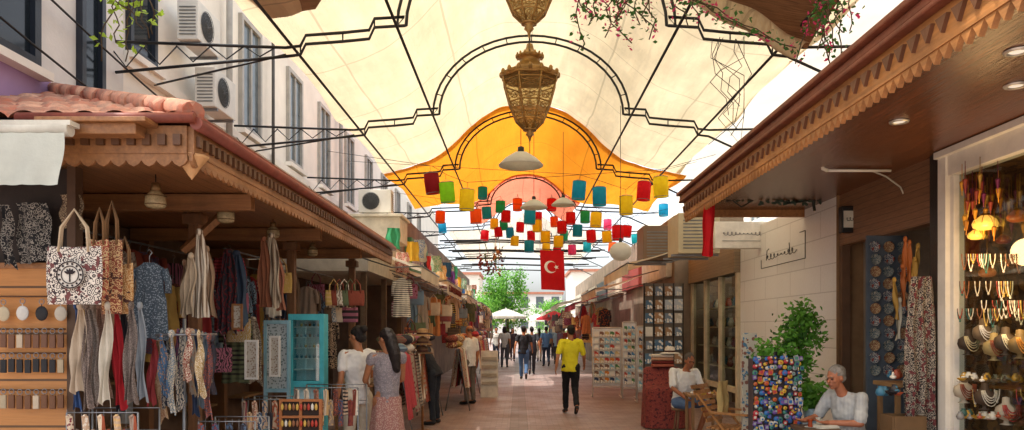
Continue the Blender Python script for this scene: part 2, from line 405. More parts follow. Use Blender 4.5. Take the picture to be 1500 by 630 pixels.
w=MB();w.bx((-.02,0,-.22),(.02,7.6,-.04));w.bx((-3.2,-.02,-.22),(-.02,.02,-.04))
sc_=[(0,0),(0,-.045),(.02,-.07),(.05,-.085),(.08,-.07),(.1,-.045),(.1,0)]
for i in range(76):
    y=i*.1;w.prism(sc_,lambda a,b_:(-.012,y+a,-.22+b_),lambda a,b_:(.012,y+a,-.22+b_))
for i in range(32):
    x=-.02-i*.1;w.prism(sc_,lambda a,b_:(x-a,-.012,-.22+b_),lambda a,b_:(x-a,.012,-.22+b_))
w.build('fascia',fmat,t)
w=MB()
for i in range(75):
    y=.03+i*.1;w.bx((.02,y,-.17),(.045,y+.05,-.1))
for i in range(12):
    x=-.05-i*.1;w.bx((x-.05,-.045,-.17),(x,-.02,-.1))
w.build('carved_studs',fd,t)
MB().bx((-2.6,.025,-.2),(-.025,7.5,-.17)).build('soffit',planks('#946640','X',.11,.4,.3,'soffit boards'),t)
w=MB();w.bx((-.9,-.16,-.13),(-.28,-.025,-.06));w.bx((-.9,-.2,-.06),(-.2,-.03,-.03));w.build('light_box',fmat,t,bevel=.004)
tag(MB().lathe([(.001,-.16),(.03,-.12),(.06,-.07),(.1,-.02),(.11,0),(.001,.001)],n=8).build('carved_pendant',M('#c79a6a',.6),None,P(281,233,4.95)+V(0,0,.02)),'pale carved wooden drop under the corner of left eave','ornament')
t=thing('roll_awning','cream cloth awning with rolled cassette at the far left','awning',P(40,190,4.6))
w=MB();w.tube([(-.5,0,.0),(.27,0,.0)],.045,12);w.bx((-.5,-.04,.02),(.29,.06,.05));w.build('cassette',M('#c5c1b3',.5),t)
def aw(u,v):
    return (-.5+.76*u+.01*math.sin(v*5),-.05-.05*v+.008*math.sin(u*20+v*2)*v,-.03-.33*v-.004*abs(math.sin(u*22)))
MB().grid(aw,50,12).build('awning_cloth',M('#c8cbbf',.8,.14,3,.2,60,tr=.25),t)
# ---- ground floor left shops
t=thing('clothes_shop','wooden shop recess behind the hanging scarves at left','shop',(WX,5.2,0))
MB().bx((.0,0,0),(.08,7.4,2.84)).build('back_wall',M('#6b5444',.8,.3,3),t)
for y in (1.2,3.4,5.6,7.2):
    MB().bx((.08,y,0),(.3,y+.12,2.84)).build('post',M('#80593a',.6,.2),t,bevel=.005)
for y in (.3,2.2,4.4,6.3):
    for z in (.6,1.1,1.6,2.1): MB().bx((.08,y,z),(.34,y+.85,z+.03)).build('shelf',M('#94714c',.6),t)
MB().bx((.09,3.1,0),(.14,3.35,2.2)).build('door',M('#a9b0b4',.3),t)
t=thing('key_ring_board','tan wood display board with rows of key rings at left','display board',(-3.5,5.25,0))
MB().bx((-.9,0,0),(.31,.05,2.12)).build('board',planks('#c28446','Z',.33,.5,.15,'pine board'),t)
MB().bx((-.9,-.012,2.12),(.31,.06,2.16)).build('top_rail',fmat,t)
MB().bx((.31,-.03,0),(.37,.06,2.84)).build('post',M('#4f3826',.6,.2),t)
for z in (1.92,1.69,1.52,1.26): MB().tube([(-.9,-.03,z),(.3,-.03,z)],.006,6).build('rail',fd,t)
MB().bx((-.9,.06,2.16),(.31,.09,2.84)).build('upper_panel',M('#2e2520',.7),t)
tag(MB().tube([(0,0,0),(-.33,0,-.3)],.04,4,0,False).build('timber_brace',fmat,None,P(322,318,6.6)),'slanting wooden brace under the left soffit','brace')
for (y,) in ((6.4,),(8.6,),(10.8,)):
    tag(MB().bx((-1.1,-.05,-.07),(1.1,.05,.07)).build('soffit_beam',oldwood('#99683d','beam wood','X'),None,(-3.4,y,2.78),bevel=.008),'brown timber beam crossing under left soffit','beam','beams under the left soffit')
for i,(x,y) in enumerate(((-3.15,7.2),(-2.95,9.6),(-2.75,12.2))):
    tag(MB().bx((-.05,-.05,0),(.05,.05,2.84)).bx((-.08,-.08,0),(.08,.08,.2)).bx((-.09,-.09,2.7),(.09,.09,2.8)).build('timber_post',oldwood('#89603f','post wood','Z'),None,(x,y,0),bevel=.006),['brown timber post nearest in left stall','brown timber post in the middle of left stall','brown timber post at the far end of left stall'][i],'post','posts of the left stall')
# ================================================================ CLOTH GOODS
FB=['#c6a98c','#9c8877','#b6434a','#35333b','#7a8e9e','#d8c4a8','#8b4534','#44566d','#e2d9c8','#705a47','#c07744','#677051','#a06074','#d0ac5e']
CNl=['tan','taupe','crimson','charcoal','grey blue','sand','rust','navy','off white','dark brown','orange brown','olive','mauve','mustard']
CN=dict(zip(FB,CNl))
def fabric(i=None,pat=None):
    a=R.choice(FB) if i is None else i
    if pat is None: pat=R.random()<.55
    if pat: return MP(a,R.choice(['#e0d5c2','#2a2426','#a8573a','#d8b27a','#7a2f35','#51657a']),R.choice(['spot','ring','swirl','band','stripe']),R.choice([20,30,44]))
    return M(a,.9,.15,6,.3,50)
def clothgrid(w,h,folds,amp,top=.45,seed=0):
    r=random.Random(seed);ph=r.random()*6;lean=r.uniform(-.04,.04);hem=[r.uniform(-.04,.04) for _ in range(3)]
    def fn(u,v):
        ww=w*(top+(1-top)*min(1,v*1.8)**.6)
        x=(u-.5)*ww+lean*v+.01*math.sin(v*9+u*5)
        y=amp*(.5+.5*v)*math.sin(2*PI*folds*u+ph+.5*math.sin(v*4+ph))+.01*math.sin(v*7)
        z=-h*v*(1+hem[0]*math.sin(u*5+ph)+hem[1]*math.sin(u*11))
        return (x,y,z)
    return fn
SEED=[0]
def scarf(loc,w,h,mat,label,group,rz=0,folds=3,top=.45,knot=True,name='scarf',cat='scarf'):
    SEED[0]+=1
    mb=MB();mb.grid(clothgrid(w,h,folds,w*.09+.012,top,SEED[0]),int(folds*8),12)
    if knot: mb.ell((0,0,.0),(w*top*.45,.03,.03))
    o=mb.build(name,mat,None,loc,rz);return tag(o,label,cat,group)
def garment(loc,w,h,mat,label,group,rz=0,sleeve=.45,flare=1.15,name='hanging_garment',cat='garment'):
    SEED[0]+=1;r=random.Random(SEED[0]);ph=r.random()*6
    t=thing(name,label,cat,loc,rz,group)
    mb=MB()
    def wd(v):
        if v<.08: return .35+.65*(v/.08)
        return 1-.14*math.sin(min(1,(v-.08)/.4)*PI)+(flare-1)*max(0,(v-.35)/.65)
    for sgn in (-1,1):
        mb.grid(lambda u,v:((u-.5)*w*wd(v)*.78,sgn*(.035+.02*v)*math.sin(PI*u)**.5+.012*math.sin(u*20+ph+v*2)*(.3+v),-h*v-.01*math.sin(u*9)*v),18,12)
    for sg in (-1,1):
        a=V(sg*w*.36,0,-.05);b_=V(sg*w*(.46),.0,-h*sleeve);mb.tube([a,(a+b_)/2+V(sg*.015,0,0),b_],[w*.09,w*.085,w*.08],9)
    mb.build('cloth_body',mat,t)
    MB().tube([(-w*.33,0,-.05),(0,0,.0),(0,0,.05),(.02,0,.075),(.0,0,.1),(-.015,0,.085)],.004,5).build('hanger',steel,t)
    return t
def bag(loc,w,h,mat,label,group,rz=0,strap=.5,smat=None,name='tote_bag',d=.07):
    t=thing(name,label,'bag',loc,rz,group);mb=MB()
    def f(sg):
        return lambda u,v:((u-.5)*w*(1+.06*math.sin(PI*v)),sg*(d*(.35+.65*v)*math.sin(PI*u)**.4)*.5*(1 if v<.95 else .6),-h*v-.01*math.sin(PI*u)*(1-v))
    mb.grid(f(1),16,10).grid(f(-1),16,10);mb.build('bag_body',mat,t)
    for sg in (-1,1):
        MB().tube([(-w*.28,sg*d*.2,-.04),(-w*.24,sg*d*.15,h*strap*.5),(0,0,h*strap),(w*.24,sg*d*.15,h*strap*.5),(w*.28,sg*d*.2,-.04)],.008,6).build('handle',smat or mat,t)
    return t
t=bag(P(109,360,4.75),S(78,4.75),S(86,4.75),MP('#d6ccbd','#35292c','ring',38,'#6a3a38'),'white canvas tote bag with dark printed round motif at left',None,0,.62,M('#bda98c',.9))
T=Matrix.Rotation(PI/2,4,'X')
w=MB();w.lathe([(.001,.0),(.09,.0)],(0,-.045,-.19),32,T=T);w.build('motif_ground',M('#d6cec1',.85),t)
w=MB()
for rad,rr0 in ((.084,.004),(.055,.003)): w.tube([(rad*math.cos(a),-.049,-.19+rad*math.sin(a)) for a in [PI*i/14 for i in range(29)]],rr0,6)
for i in range(14):
    a=2*PI*i/14;w.ell((.07*math.cos(a),-.05,-.19+.07*math.sin(a)),(.007,.003,.007),0,None,8,5)
for i in range(5):
    a=PI/2+(i-2)*.5;w.ell((.025*math.cos(a),-.05,-.19+.025*math.sin(a)),(.007,.003,.017),0,Matrix.Rotation(-(a-PI/2),4,'Y'),8,5)
w.tube([(0,-.05,-.235),(0,-.05,-.18)],.004,5)
w.build('round_motif',M('#2b2024',.8),t)
for i,(px,top,w_,h_,c,l) in enumerate(((146,350,26,90,'#963d30','red brown patterned cloth bag behind the white tote'),(164,350,30,110,'#83402c','rust patterned cloth bag with long handles beside white tote'),(183,385,24,75,'#a8753f','ochre patterned small bag at the right of the bag cluster'))):
    Y=4.95+.08*i;bag(P(px,top,Y),S(w_,Y),S(h_,Y),MP(c,'#c9a878','ring',38,'#4b2a22'),l,'cloth bags around the white tote',0,.5,M('#7a5a3a',.9))
for (px,top,w_,h_,Y,l) in ((45,297,50,88,5.2,'black cloth hanging with white paisley print above the board'),(7,300,16,90,5.15,'narrow black and white printed cloth at left frame edge'),(103,285,34,50,5.25,'brown printed cloth square pinned high beside white tote')):
    scarf(P(px,top,Y),S(w_,Y),S(h_,Y),MP('#161619','#8f897f','ring',40,'#161619') if px<60 else MP('#9a866b','#4a3628','ring',38),l,'printed cloths above the board',0,1.2,.95,False,'printed_cloth','cloth')
for i,(px,w_,c,b_) in enumerate(((118,24,'#b5a48e',575),(133,18,'#8f8278',590),(146,20,'#a58674',582),(158,20,'#c4bcab',592),(169,18,'#a8222a',595),(180,18,'#26242a',600),(192,18,'#786c64',590),(112,12,'#3a5480',600),(205,16,'#8f969c',585),(126,16,'#6a5c54',598))):
    Y=5.0+.07*(i%3);scarf(P(px,448,Y),S(w_,Y),S(b_-448,Y),MP(c,{1:'#aea298',2:'#8a6a5a',6:'#5a4f49',9:'#8f8076'}[i],'ring',44) if i in(1,2,6,9) else fabric(c,False),['beige','grey patterned','dusty pink patterned','off white','bright red','black','dark taupe patterned','thin blue','silver grey','brown patterned'][i]+' long scarf hanging below the tote bags','long scarves below the bags',0,2.5)
garment(P(219,385,5.5),S(60,5.5),S(112,5.5),MP('#3c4852','#7c8790','spot',80),'grey blue dress with tiny white dots',None,0,.4,1.25,'dress','dress')
for i,(px,w_,top,bot,Y,c) in enumerate(((280,20,375,462,5.9,'#b5a288'),(292,24,340,465,6,'#d2c7b4'),(303,18,365,462,6.1,'#94795f'),(270,14,385,460,6.0,'#7b5a45'),(386,18,350,450,7.2,'#7c4b33'),(398,22,345,448,7.3,'#bdad94'),(408,14,380,455,7.4,'#8d5a44'))):
    scarf(P(px,top,Y),S(w_,Y),S(bot-top,Y),MP(c,'#7a6550','stripe',30) if i%2 else fabric(c,False),['tan','cream striped','light brown','brown striped','chestnut','ivory striped','russet'][i]+(' shawl hanging below the timber brace' if i<4 else ' shawl hanging left of the blue cabinet'),'shawls in the left stall',0,3)
cc=['#a04043','#cbb494','#4f6d8a','#2c2c34','#b3aea3','#6f8592','#ab7748','#6f3e56','#c7bfae','#4f6d8a','#8a3626','#a39a8c','#384864','#a98c52','#b3a48f','#5b6872','#9c5540','#3e363c']
cn=['red','cream','denim blue','black','grey white','steel blue','tan orange','plum','ivory','sky blue','brick red','stone','navy','gold','beige','slate','copper','dark grey']
for i,c in enumerate(cc):
    a=i/len(cc);px=226+a*90;Y=5.6+.25*math.sin(i*2.3);tp=498-12*math.sin(a*PI)
    scarf(P(px,tp,Y),S(12,Y),S(95+24*math.sin(i*1.7),Y),MP(c,R.choice(['#d6c9b2','#b08a70','#3a4452']),R.choice(['ring','spot','swirl']),50) if i%3 else fabric(c,False),('patterned ' if i%3 else 'plain ')+cn[i]+' scarf in the colourful cluster on a ring stand','scarves on the ring stand',.5*math.sin(i),2.2)
t=thing('ring_stand','steel ring stand holding the colourful scarf cluster','display stand',P(270,490,5.6)*1.0)
zz=P(270,490,5.6).z
MB().tube([(0,0,.12),(0,0,-zz)],.014,8).build('pole',steel,t)
MB().tube([(.23*math.cos(PI*i/12),.2*math.sin(PI*i/12),0.0) for i in range(25)],.009,6).build('ring',steel,t)
MB().lathe([(.001,.03),(.2,.02),(.22,0)],(0,0,-zz),16).build('foot',steel,t)
for i in range(30):
    y=5.9+i*.21;c=R.choice(FB)
    garment((-4.05+R.uniform(-.1,.1),y,R.choice([2.5,2.45,2.2])),.42,R.uniform(.7,1.25),fabric(c),CN[c]+' garment on the back rail of the left stall','garments on the back rail',R.uniform(.3,1.0))
for i in range(34):
    y=7.6+i*.145;c=R.choice(FB);k=R.random();x=-3.1+R.uniform(-.2,.12)
    if k<.35: garment((x,y,R.choice([2.5,2.3,1.9])),.34,R.uniform(.5,.9),fabric(c),CN[c]+' garment on the front rail of the left stall','garments on the front rail',R.uniform(.0,.8))
    elif k<.65: scarf((x,y,R.choice([2.5,2.3,1.8])),.2,R.uniform(.5,.9),fabric(c),CN[c]+' scarf on the front rail of the left stall','scarves on the front rail',R.uniform(.0,.8))
    else: bag((x,y,R.choice([2.4,2.1,1.8,1.5])),.26,.26,fabric(c),CN[c]+' bag on the front rail of the left stall','bags on the front rail',R.uniform(.0,.8),.7)
for x,y0,y1,z,l in ((-4.05,5.8,12.3,2.6,'steel clothes rail at the back of left stall'),(-3.15,7.9,12.5,2.55,'steel clothes rail at the front of left stall'),(-2.15,12.6,34,2.62,'long steel clothes rail under the left awnings'),(2.9,19,42,2.6,'long steel clothes rail under the right awnings')):
    tag(MB().tube([(0,0,0),(0,y1-y0,0)],.012,6).build('clothes_rail',steel,None,(x,y0,z)),l,'rail')
for i in range(9):
    px=488+(i%5)*8+R.uniform(-2,2);Y=9.5+.3*(i//5);c=R.choice(FB)
    bag(P(px,425+(i//5)*25,Y),.2,.2,fabric(c),CN[c]+' handbag hanging near the far left post','handbags near the far left post',.2,.7)
def keyring(loc,kind,c,label,s=1.5):
    t=thing('key_ring',label,'key ring',loc,0,'key rings on the wood board')
    MB().tube([(.012*s*math.cos(PI*i/6),0,.012*s*math.sin(PI*i/6)-.02*s) for i in range(13)],.002*s,5).build('ring',steel,t)
    if kind==0: MB().ell((0,0,-.075*s),(.03*s,.012,.035*s)).tube([(0,0,-.03*s),(0,0,-.05*s)],.003,5).build('pendant',M(c,.6),t)
    else:
        MB().box((0,0,-.068*s),(.027*s,.014,.062*s)).tube([(0,0,-.03*s),(0,0,-.05*s)],.003,5).build('pendant',M(c,.6),t,bevel=.004)
    return t
for (y_,n,c,k,l) in ((436,4,'#cfc8ba',0,'pale round'),(479,8,'#6d4a36',1,'brown leather'),(515,8,'#1d1d21',1,'black leather'),(567,8,'#6a452c',1,'tan leather')):
    for i in range(n):
        px=5+i*(84/(n-1))
        keyring(P(px,y_+R.uniform(-1,1),5.19),k,(c if R.random()<.75 else R.choice(['#a8987c','#4a3a2c','#b9a890'])) if n>4 else ['#bdaf92','#c9c6be','#1c1c20','#b8b0a0'][i],l+' key ring on the wood board')
# turquoise cabinet
t=thing('display_cabinet','turquoise framed glass cabinet of jewellery at left','cabinet',(P(448,558,8.3).x,8.3,0))
zt=P(448,460,8.3).z;tq=M('#4db6c2',.5,.2,5,name='turquoise paint')
w=MB();w.bx((-.2,0,.0),(-.15,.2,zt));w.bx((.15,0,0),(.2,.2,zt));w.bx((-.15,0,zt-.07),(.15,.2,zt));w.bx((-.15,0,1.02),(.15,.2,1.1));w.bx((-.15,0,0),(.15,.2,.1));w.build('frame',tq,t,bevel=.004)
MB().bx((-.15,.15,.1),(.15,.18,zt-.07)).build('back_board',M('#d5f0f2',.6,.1),t)
for z in (1.22,1.34,1.46,1.58,1.7): MB().bx((-.149,.05,z),(.149,.15,z+.012)).build('shelf',M('#dff0f2',.3),t)
MB().bx((-.149,.02,1.1),(.149,.026,zt-.07)).build('glass_door',glassm(),t)
for i in range(24):
    mb=MB().ell((0,0,.018),(.016,.01,.018)).tube([(.013*math.cos(PI*j/6),0,.03+.02*math.sin(PI*j/6)) for j in range(13)],.002,5)
    tag(mb.build('earring',M(R.choice(['#c9ccd0','#d8b860','#3a7f95','#8a6a4a']),.3,metal=.5),None,(t.location.x-.12+.048*(i%6),8.38,[1.352,1.472,1.592,1.712][i//6])),'small earring piece in the turquoise cabinet','earring','earrings in the turquoise cabinet')
t=thing('framed_board','pale blue framed board left of the turquoise cabinet','display board',(P(405,550,8.0).x,8.0,0))
w=MB();w.bx((-.14,0,0),(-.11,.05,1.78));w.bx((.11,0,0),(.14,.05,1.78));w.bx((-.11,0,1.74),(.11,.05,1.78));w.bx((-.11,0,1.0),(.11,.05,1.04));w.build('frame',M('#86b0bd',.5),t)
MB().bx((-.11,.02,1.04),(.11,.04,1.74)).build('panel',MP('#b0bcbe','#6b7a7a','spot',40),t)
for i,(px,y_,w_,h_,Y) in enumerate(((368,498,20,58,7.3),(402,492,16,60,7.7),(347,445,16,38,7.2))):
    tt=thing('framed_card',['white framed price card left of blue board','white framed card in front of the blue board','brown framed card high left of the price card'][i],'frame',P(px,y_+h_,Y))
    a,c=S(w_,Y)/2,S(h_,Y);mm=white if i<2 else fmat
    w=MB();w.bx((-a,0,0),(-a+.02,.02,c));w.bx((a-.02,0,0),(a,.02,c));w.bx((-a+.02,0,0),(a-.02,.02,.02));w.bx((-a+.02,0,c-.02),(a-.02,.02,c));w.build('frame',mm,tt)
    MB().bx((-a+.02,.008,.02),(a-.02,.014,c-.02)).build('picture',MP('#b9b2a4','#8a7562','spot',50),tt)
def wirerack(loc,w_,d_,h_,label,n=10,what='card'):
    t=thing('wire_rack',label,'rack',loc,0,'chrome wire racks at the left')
    w=MB()
    for x in (-w_/2,w_/2):
        for y in (0,d_): w.tube([(x,y,0),(x,y,h_)],.008,6)
    w.build('frame',steel,t)
    w=MB()
    for z in (h_,h_-.16):
        w.tube([(-w_/2,0,z),(w_/2,0,z)],.005,5).tube([(-w_/2,d_,z),(w_/2,d_,z)],.005,5)
    for i in range(int(w_/.05)):
        x=-w_/2+i*.05;w.tube([(x,0,h_-.16),(x,d_,h_-.16)],.002,4).tube([(x,0,h_+.02),(x,0,h_-.16)],.002,4)
    w.build('wire_basket',steel,t)
    for i in range(n):
        c=R.choice(['#d8c4a8','#35333b','#8b4534','#9c8877','#44566d','#c6a98c'])
        tag(MB().grid(lambda u,v:((u-.5)*.05,.018*math.sin(u*6+v*3),-.24*v),5,6).ell((0,0,0),(.012,.02,.012)).build('cloth_strip',fabric(c,True),None,Vector(loc)+V(-w_/2+w_*(i+.5)/n,-.02,h_-.02-.1*(i%2))),'small patterned cloth piece clipped on '+what,'cloth','cloth pieces on wire racks')
    return t
wirerack((P(162,0,5.1).x,5.0,0),.48,.3,P(0,602,5.1).z,'chrome wire rack lowest at left below the long scarves',9,'the lowest left rack')
wirerack((P(340,0,5.6).x,5.5,0),.42,.3,P(0,615,5.6).z,'chrome wire rack below the colourful scarf cluster',8,'the rack under the scarf cluster')
wirerack((P(478,0,7).x,7,0),.6,.4,P(0,568,7).z,'chrome wire rack in front of the two women',13,'the rack by the women')
wirerack((P(385,0,6.6).x,6.6,0),.36,.3,P(0,585,6.6).z,'chrome wire rack left of the wooden jewellery trays',8,'the rack left of the trays')
t=thing('tray_stand','orange wooden tray stand with dangling earrings at bottom left','tray stand',(P(440,0,6.3).x,6.3,0))
zt=P(0,585,6.3).z
w=MB()
for x in (-.17,0,.17): w.bx((x-.012,0,0),(x+.012,.03,zt))
for z in (zt-.02,zt-.16,zt-.3): w.bx((-.158,-.0,z),(-.012,.03,z+.02)).bx((.012,0,z),(.158,.03,z+.02))
w.build('frame',M('#a56434',.5,.2),t)
MB().bx((-.158,.02,zt-.5),(.158,.028,zt-.021)).build('back_cloth',M('#3a2c26',.9),t)
for i in range(20):
    tag(MB().ell((0,0,-.035),(.013,.008,.028)).tube([(0,0,0),(0,0,-.01)],.002,4).build('earring',M(R.choice(['#d9d2c2','#b03a2a','#c9a24a','#8a5a3a']),.4),None,(t.location.x-.15+.032*(i%10),6.285,zt-.03-.14*(i//10))),'dangling earring on the wooden tray stand','earring','earrings on the tray stand')
def pendant(loc,label,cord,r=.09):
    t=thing('pendant_lamp',label,'lamp',loc,0,'glass pendant lamps under the left soffit')
    MB().tube([(0,0,r*1.6),(0,0,r*1.6+cord)],.004,5).build('cord',black,t)
    MB().lathe([(.001,r*1.9),(r*.35,r*1.8),(r*.45,r*1.15),(r*.3,r*1.1)],n=16).build('cap',M('#7b5f3c',.4,metal=.5),t)
    MB().lathe([(r*.4,r*1.12),(r*.8,r*.7),(r*.85,.0),(r*.7,-.02),(r*.3,-.03),(.001,-.03)],n=16).build('glass_shade',M('#cfbe96',.2,.3,40,.4,tr=.4),t)
    w=MB()
    for z in (.0,r*.7): w.tube([(r*.84*math.cos(PI*i/8),r*.84*math.sin(PI*i/8),z) for i in range(17)],.004,4)
    w.build('rim',M('#7b5f3c',.4,metal=.5),t)
pendant(P(228,300,5.6),'glass pendant lamp nearest the colourful scarves',.1)
pendant(P(331,322,6.6),'glass pendant lamp beside the timber brace',.08)
pendant(P(400,345,7.9),'glass pendant lamp above the shawls left of the cabinet',.08,r=.08)
pendant(P(458,372,9.6),'glass pendant lamp furthest under the left soffit',.08,r=.08)
# ================================================================ MID LEFT STREET STALLS
t=thing('kiosk_shop','cream kiosk top with open cloth awning beyond left eave','shop',(-3.4,13,0))
MB().bx((-1.2,0,2.7),(.75,4.5,3.4)).build('fascia_box',M('#d5cdbc',.7,.15),t)
MB().bx((-1.2,.2,0),(-1.0,4.5,2.7)).build('back_wall',M('#5f4b3d',.8,.3),t)
for y in (.3,2.3,4.3): MB().bx((.55,y,0),(.65,y+.1,2.7)).build('post',M('#7b644e',.6),t)
def awn(name,x0,x1,y0,y1,z0,z1,mat,label,val=.2,group='sloping awnings along the street'):
    t=thing(name,label,'awning',((x0),(y0+y1)/2,z0),0,group)
    L_=y1-y0
    MB().grid(lambda u,v:((x1-x0)*v,(u-.5)*L_,(z1-z0)*v-.04*math.sin(PI*v)+.006*math.sin(u*40)),30,8).build('awning_cloth',mat,t)
    MB().grid(lambda u,v:((x1-x0)+.01*math.sin(u*30)*v,(u-.5)*L_,(z1-z0)-val*v-.02*abs(math.sin(u*L_*8))*v),40,3).build('valance',mat,t)
    MB().tube([(x1-x0,-L_/2,z1-z0),(x1-x0,L_/2,z1-z0)],.018,6).build('front_bar',steel,t)
    for s in (-1,1): MB().tube([(0,s*L_*.45,-.25),((x1-x0)*.5,s*L_*.45,(z1-z0)*.5-.22),(x1-x0,s*L_*.45,z1-z0)],.012,6).build('arm',steel,t)
    return t
def glyphs(w,fn,x0,n,adv,h,seed,r=.01):
    rr=random.Random(seed)
    for i in range(n):
        x=x0+i*adv;a=adv*.62;k=rr.randrange(5)
        if k==0: w.tube([fn(x,0),fn(x,h),fn(x+a,h*.9),fn(x+a,h*.5),fn(x,h*.5)],r,4)
        elif k==1: w.tube([fn(x+a,0),fn(x,0),fn(x,h*.5),fn(x+a*.8,h*.5),fn(x,h*.52),fn(x,h),fn(x+a,h)],r,4)
        elif k==2: w.tube([fn(x,0),fn(x+a*.5,h),fn(x+a,0)],r,4)
        elif k==3: w.tube([fn(x+a*.5+a*.5*math.cos(PI*j/5),h/2+h/2*math.sin(PI*j/5)) for j in range(11)],r,4)
        else: w.tube([fn(x,0),fn(x,h),fn(x+a,0),fn(x+a,h)],r,4)
def script(w,fn,x0,x1,n,h,r):
    pts=[]
    for i in range(n*12):
        u=i/(n*12-1);ph=u*2*PI*n;pts.append(fn(x0+(x1-x0)*u+(x1-x0)/n*.35*math.cos(ph),h*(.6+.4*math.sin(u*9))*math.sin(ph)))
    w.tube(pts,r,4)
cream=M('#ebe2cf',.85,.14,2,.2,60,tr=.35)
awn('sloping_awning',-2.7,-1.65,12.5,15.3,3.15,2.75,cream,'cream sloping awning just beyond the left wooden eave')
t=awn('sloping_awning',-2.7,-1.5,15.5,19.5,3.05,2.7,cream,'cream awning with dark lettering strip, second on the left',.28)
w=MB();glyphs(w,lambda a,z:(1.22,a,-.57+z),-1.7,13,.26,.13,4,.012);w.build('lettering',M('#6b2a24',.7),t)
awn('sloping_awning',-2.7,-1.4,20,25,3.0,2.6,M('#d5c8b0',.85,tr=.3),'sand coloured awning, third along the left side')
awn('sloping_awning',-2.7,-1.35,26,32,3.0,2.6,M('#c5b498',.85,tr=.3),'brownish awning, fourth along the left side')
t=thing('shop_row','shop row with upper boards along the far left side','shop',(-2.75,17.6,0))
MB().bx((-1.7,0,0),(-.02,24,4.4)).build('shop_body',M('#79665a',.8,.35,1.5),t)
for i in range(6):
    MB().bx((-.02,.4+i*3.9,3.1),(.14,3.6+i*3.9,3.9)).build('sign_board',M(['#3f7a56','#b8b09e','#7a3a30','#cdbf9f','#44607a','#8d7a5a'][i],.6),t)
for i in range(30):
    y=13.2+i*.65;c=['#3f9a6b','#b23333','#d0a232','#356596','#c8c0b0','#6a4490','#2b2b30'][i%7]
    scarf((-2.1+R.uniform(-.2,.2),y,R.uniform(3.1,3.6)),.26,.38,MP(c,'#d8ccb8','ring',30) if i%2 else M(c,.9),['green','red','yellow','blue','ivory','purple','black'][i%7]+' cloth hung above the left shop awnings','cloths above the left awnings',R.uniform(-.3,.5),2,.9,False,'hanging_cloth','cloth')
for i in range(96):
    y=12.7+i*.225;c=R.choice(FB)
    x=-2.1+.6*min(1,(y-12.7)/12)+R.uniform(-.2,.18)
    k=R.random()
    if k<.28: garment((x,y,R.uniform(2.2,2.6)),.36,R.uniform(.5,.9),fabric(c),CN[c]+' garment hanging along the far left stalls','garments along the far left stalls',R.uniform(-.2,.7))
    elif k<.52: scarf((x,y,R.uniform(1.9,2.6)),.22,R.uniform(.4,.8),fabric(c),CN[c]+' scarf hanging along the far left stalls','scarves along the far left stalls',R.uniform(-.2,.7))
    else: bag((x+.1,y,R.uniform(1.5,2.5)),.27,.27,fabric(c),CN[c]+' bag hanging along the far left stalls','bags along the far left stalls',R.uniform(-.2,.7),.6)
for (x,y0,y1,n,z,l) in ((-1.72,10.6,14.2,20,1.3,'near left rail'),(-1.25,15.2,19,16,1.25,'second left rail'),(-1.2,20.5,27,16,1.3,'far left rail')):
    tt=thing('low_rail','steel trestle rail with throws, the '+l,'rail',(x,y0-.1,0))
    MB().tube([(0,0,z),(0,y1-y0+.2,z)],.018,6).build('bar',steel,tt)
    for yy in (0,y1-y0+.2): MB().tube([(-.25,yy,0),(0,yy,z),(.25,yy,0)],.014,6).build('trestle',steel,tt)
    for i in range(n):
        y=y0+(y1-y0)*i/n;c=R.choice(['#8b4534','#9c8877','#b6434a','#d8c4a8','#705a47','#c07744','#e2d9c8','#d0ac5e','#35333b'])
        SEED[0]+=1;hh=R.uniform(.75,1.05);wv=R.uniform(.24,.34);ph=R.random()*6
        def dr(u,v):
            a=(v-.5)*2;s=1 if a>0 else -1;k=abs(a)
            if k<.12: xx=s*.05*(k/.12);zz=.035-.02*(k/.12)
            else: xx=s*(.05+.12*(k-.12)+.02*math.sin(u*14+ph));zz=.015-hh*(k-.12)
            return (xx,(u-.5)*wv*(1+.2*k),zz+.01*math.sin(u*8+ph))
        tag(MB().grid(dr,14,26).build('throw_blanket',fabric(c,R.random()<.6),None,(x+R.uniform(-.03,.03),y,z)),CN[c]+' throw draped over the '+l,'throw','throws on low rails')
        for q in range(2):
            c=R.choice(FB);mb=MB();ph=R.random()*9
            def bun(u,v):
                a=2*PI*u;b2=PI*v;k=1+.22*noise.noise(Vector((math.cos(a)*1.5+ph,math.sin(a)*1.5,v*3)))
                return (.12*k*math.sin(b2)*math.cos(a),.14*k*math.sin(b2)*math.sin(a),.075*k*(1-math.cos(b2)))
            mb.grid(bun,16,9)
            tag(mb.build('cloth_bundle',fabric(c,R.random()<.7),None,(x-.12+R.uniform(-.08,.12),y+R.uniform(-.1,.1),z+.02+q*.12),R.random()*3),CN[c]+' cloth bundle heaped on the '+l,'bundle','cloth bundles heaped on rails')
def folded(loc,w_,d_,h_,mat,label,group,rz=0):
    mb=MB()
    pts=[]
    for i in range(9):
        a=-PI/2+PI*i/8;pts.append((-d_/2-h_/2*math.cos(a)*.9,h_/2+h_/2*math.sin(a)))
    poly=pts+[(d_/2,h_*.95),(d_/2,h_*.06)]
    mb.prism(poly,lambda y,z:(-w_/2,y,z+.004*math.sin(y*20)),lambda y,z:(w_/2,y,z))
    return tag(mb.build('folded_textile',mat,None,loc,rz,.006),label,'textile',group)
def table(loc,w_,d_,h_,label,mat=None):
    t=thing('stall_table',label,'table',loc)
    mat=mat or M('#8a6844',.6)
    MB().bx((-w_/2,-d_/2,h_-.04),(w_/2,d_/2,h_)).build('tabletop',mat,t,bevel=.004)
    for sx in (-1,1):
        for sy in (-1,1): MB().bx((sx*(w_/2-.05)-.02,sy*(d_/2-.05)-.02,0),(sx*(w_/2-.05)+.02,sy*(d_/2-.05)+.02,h_-.04)).build('leg',mat,t)
    return t
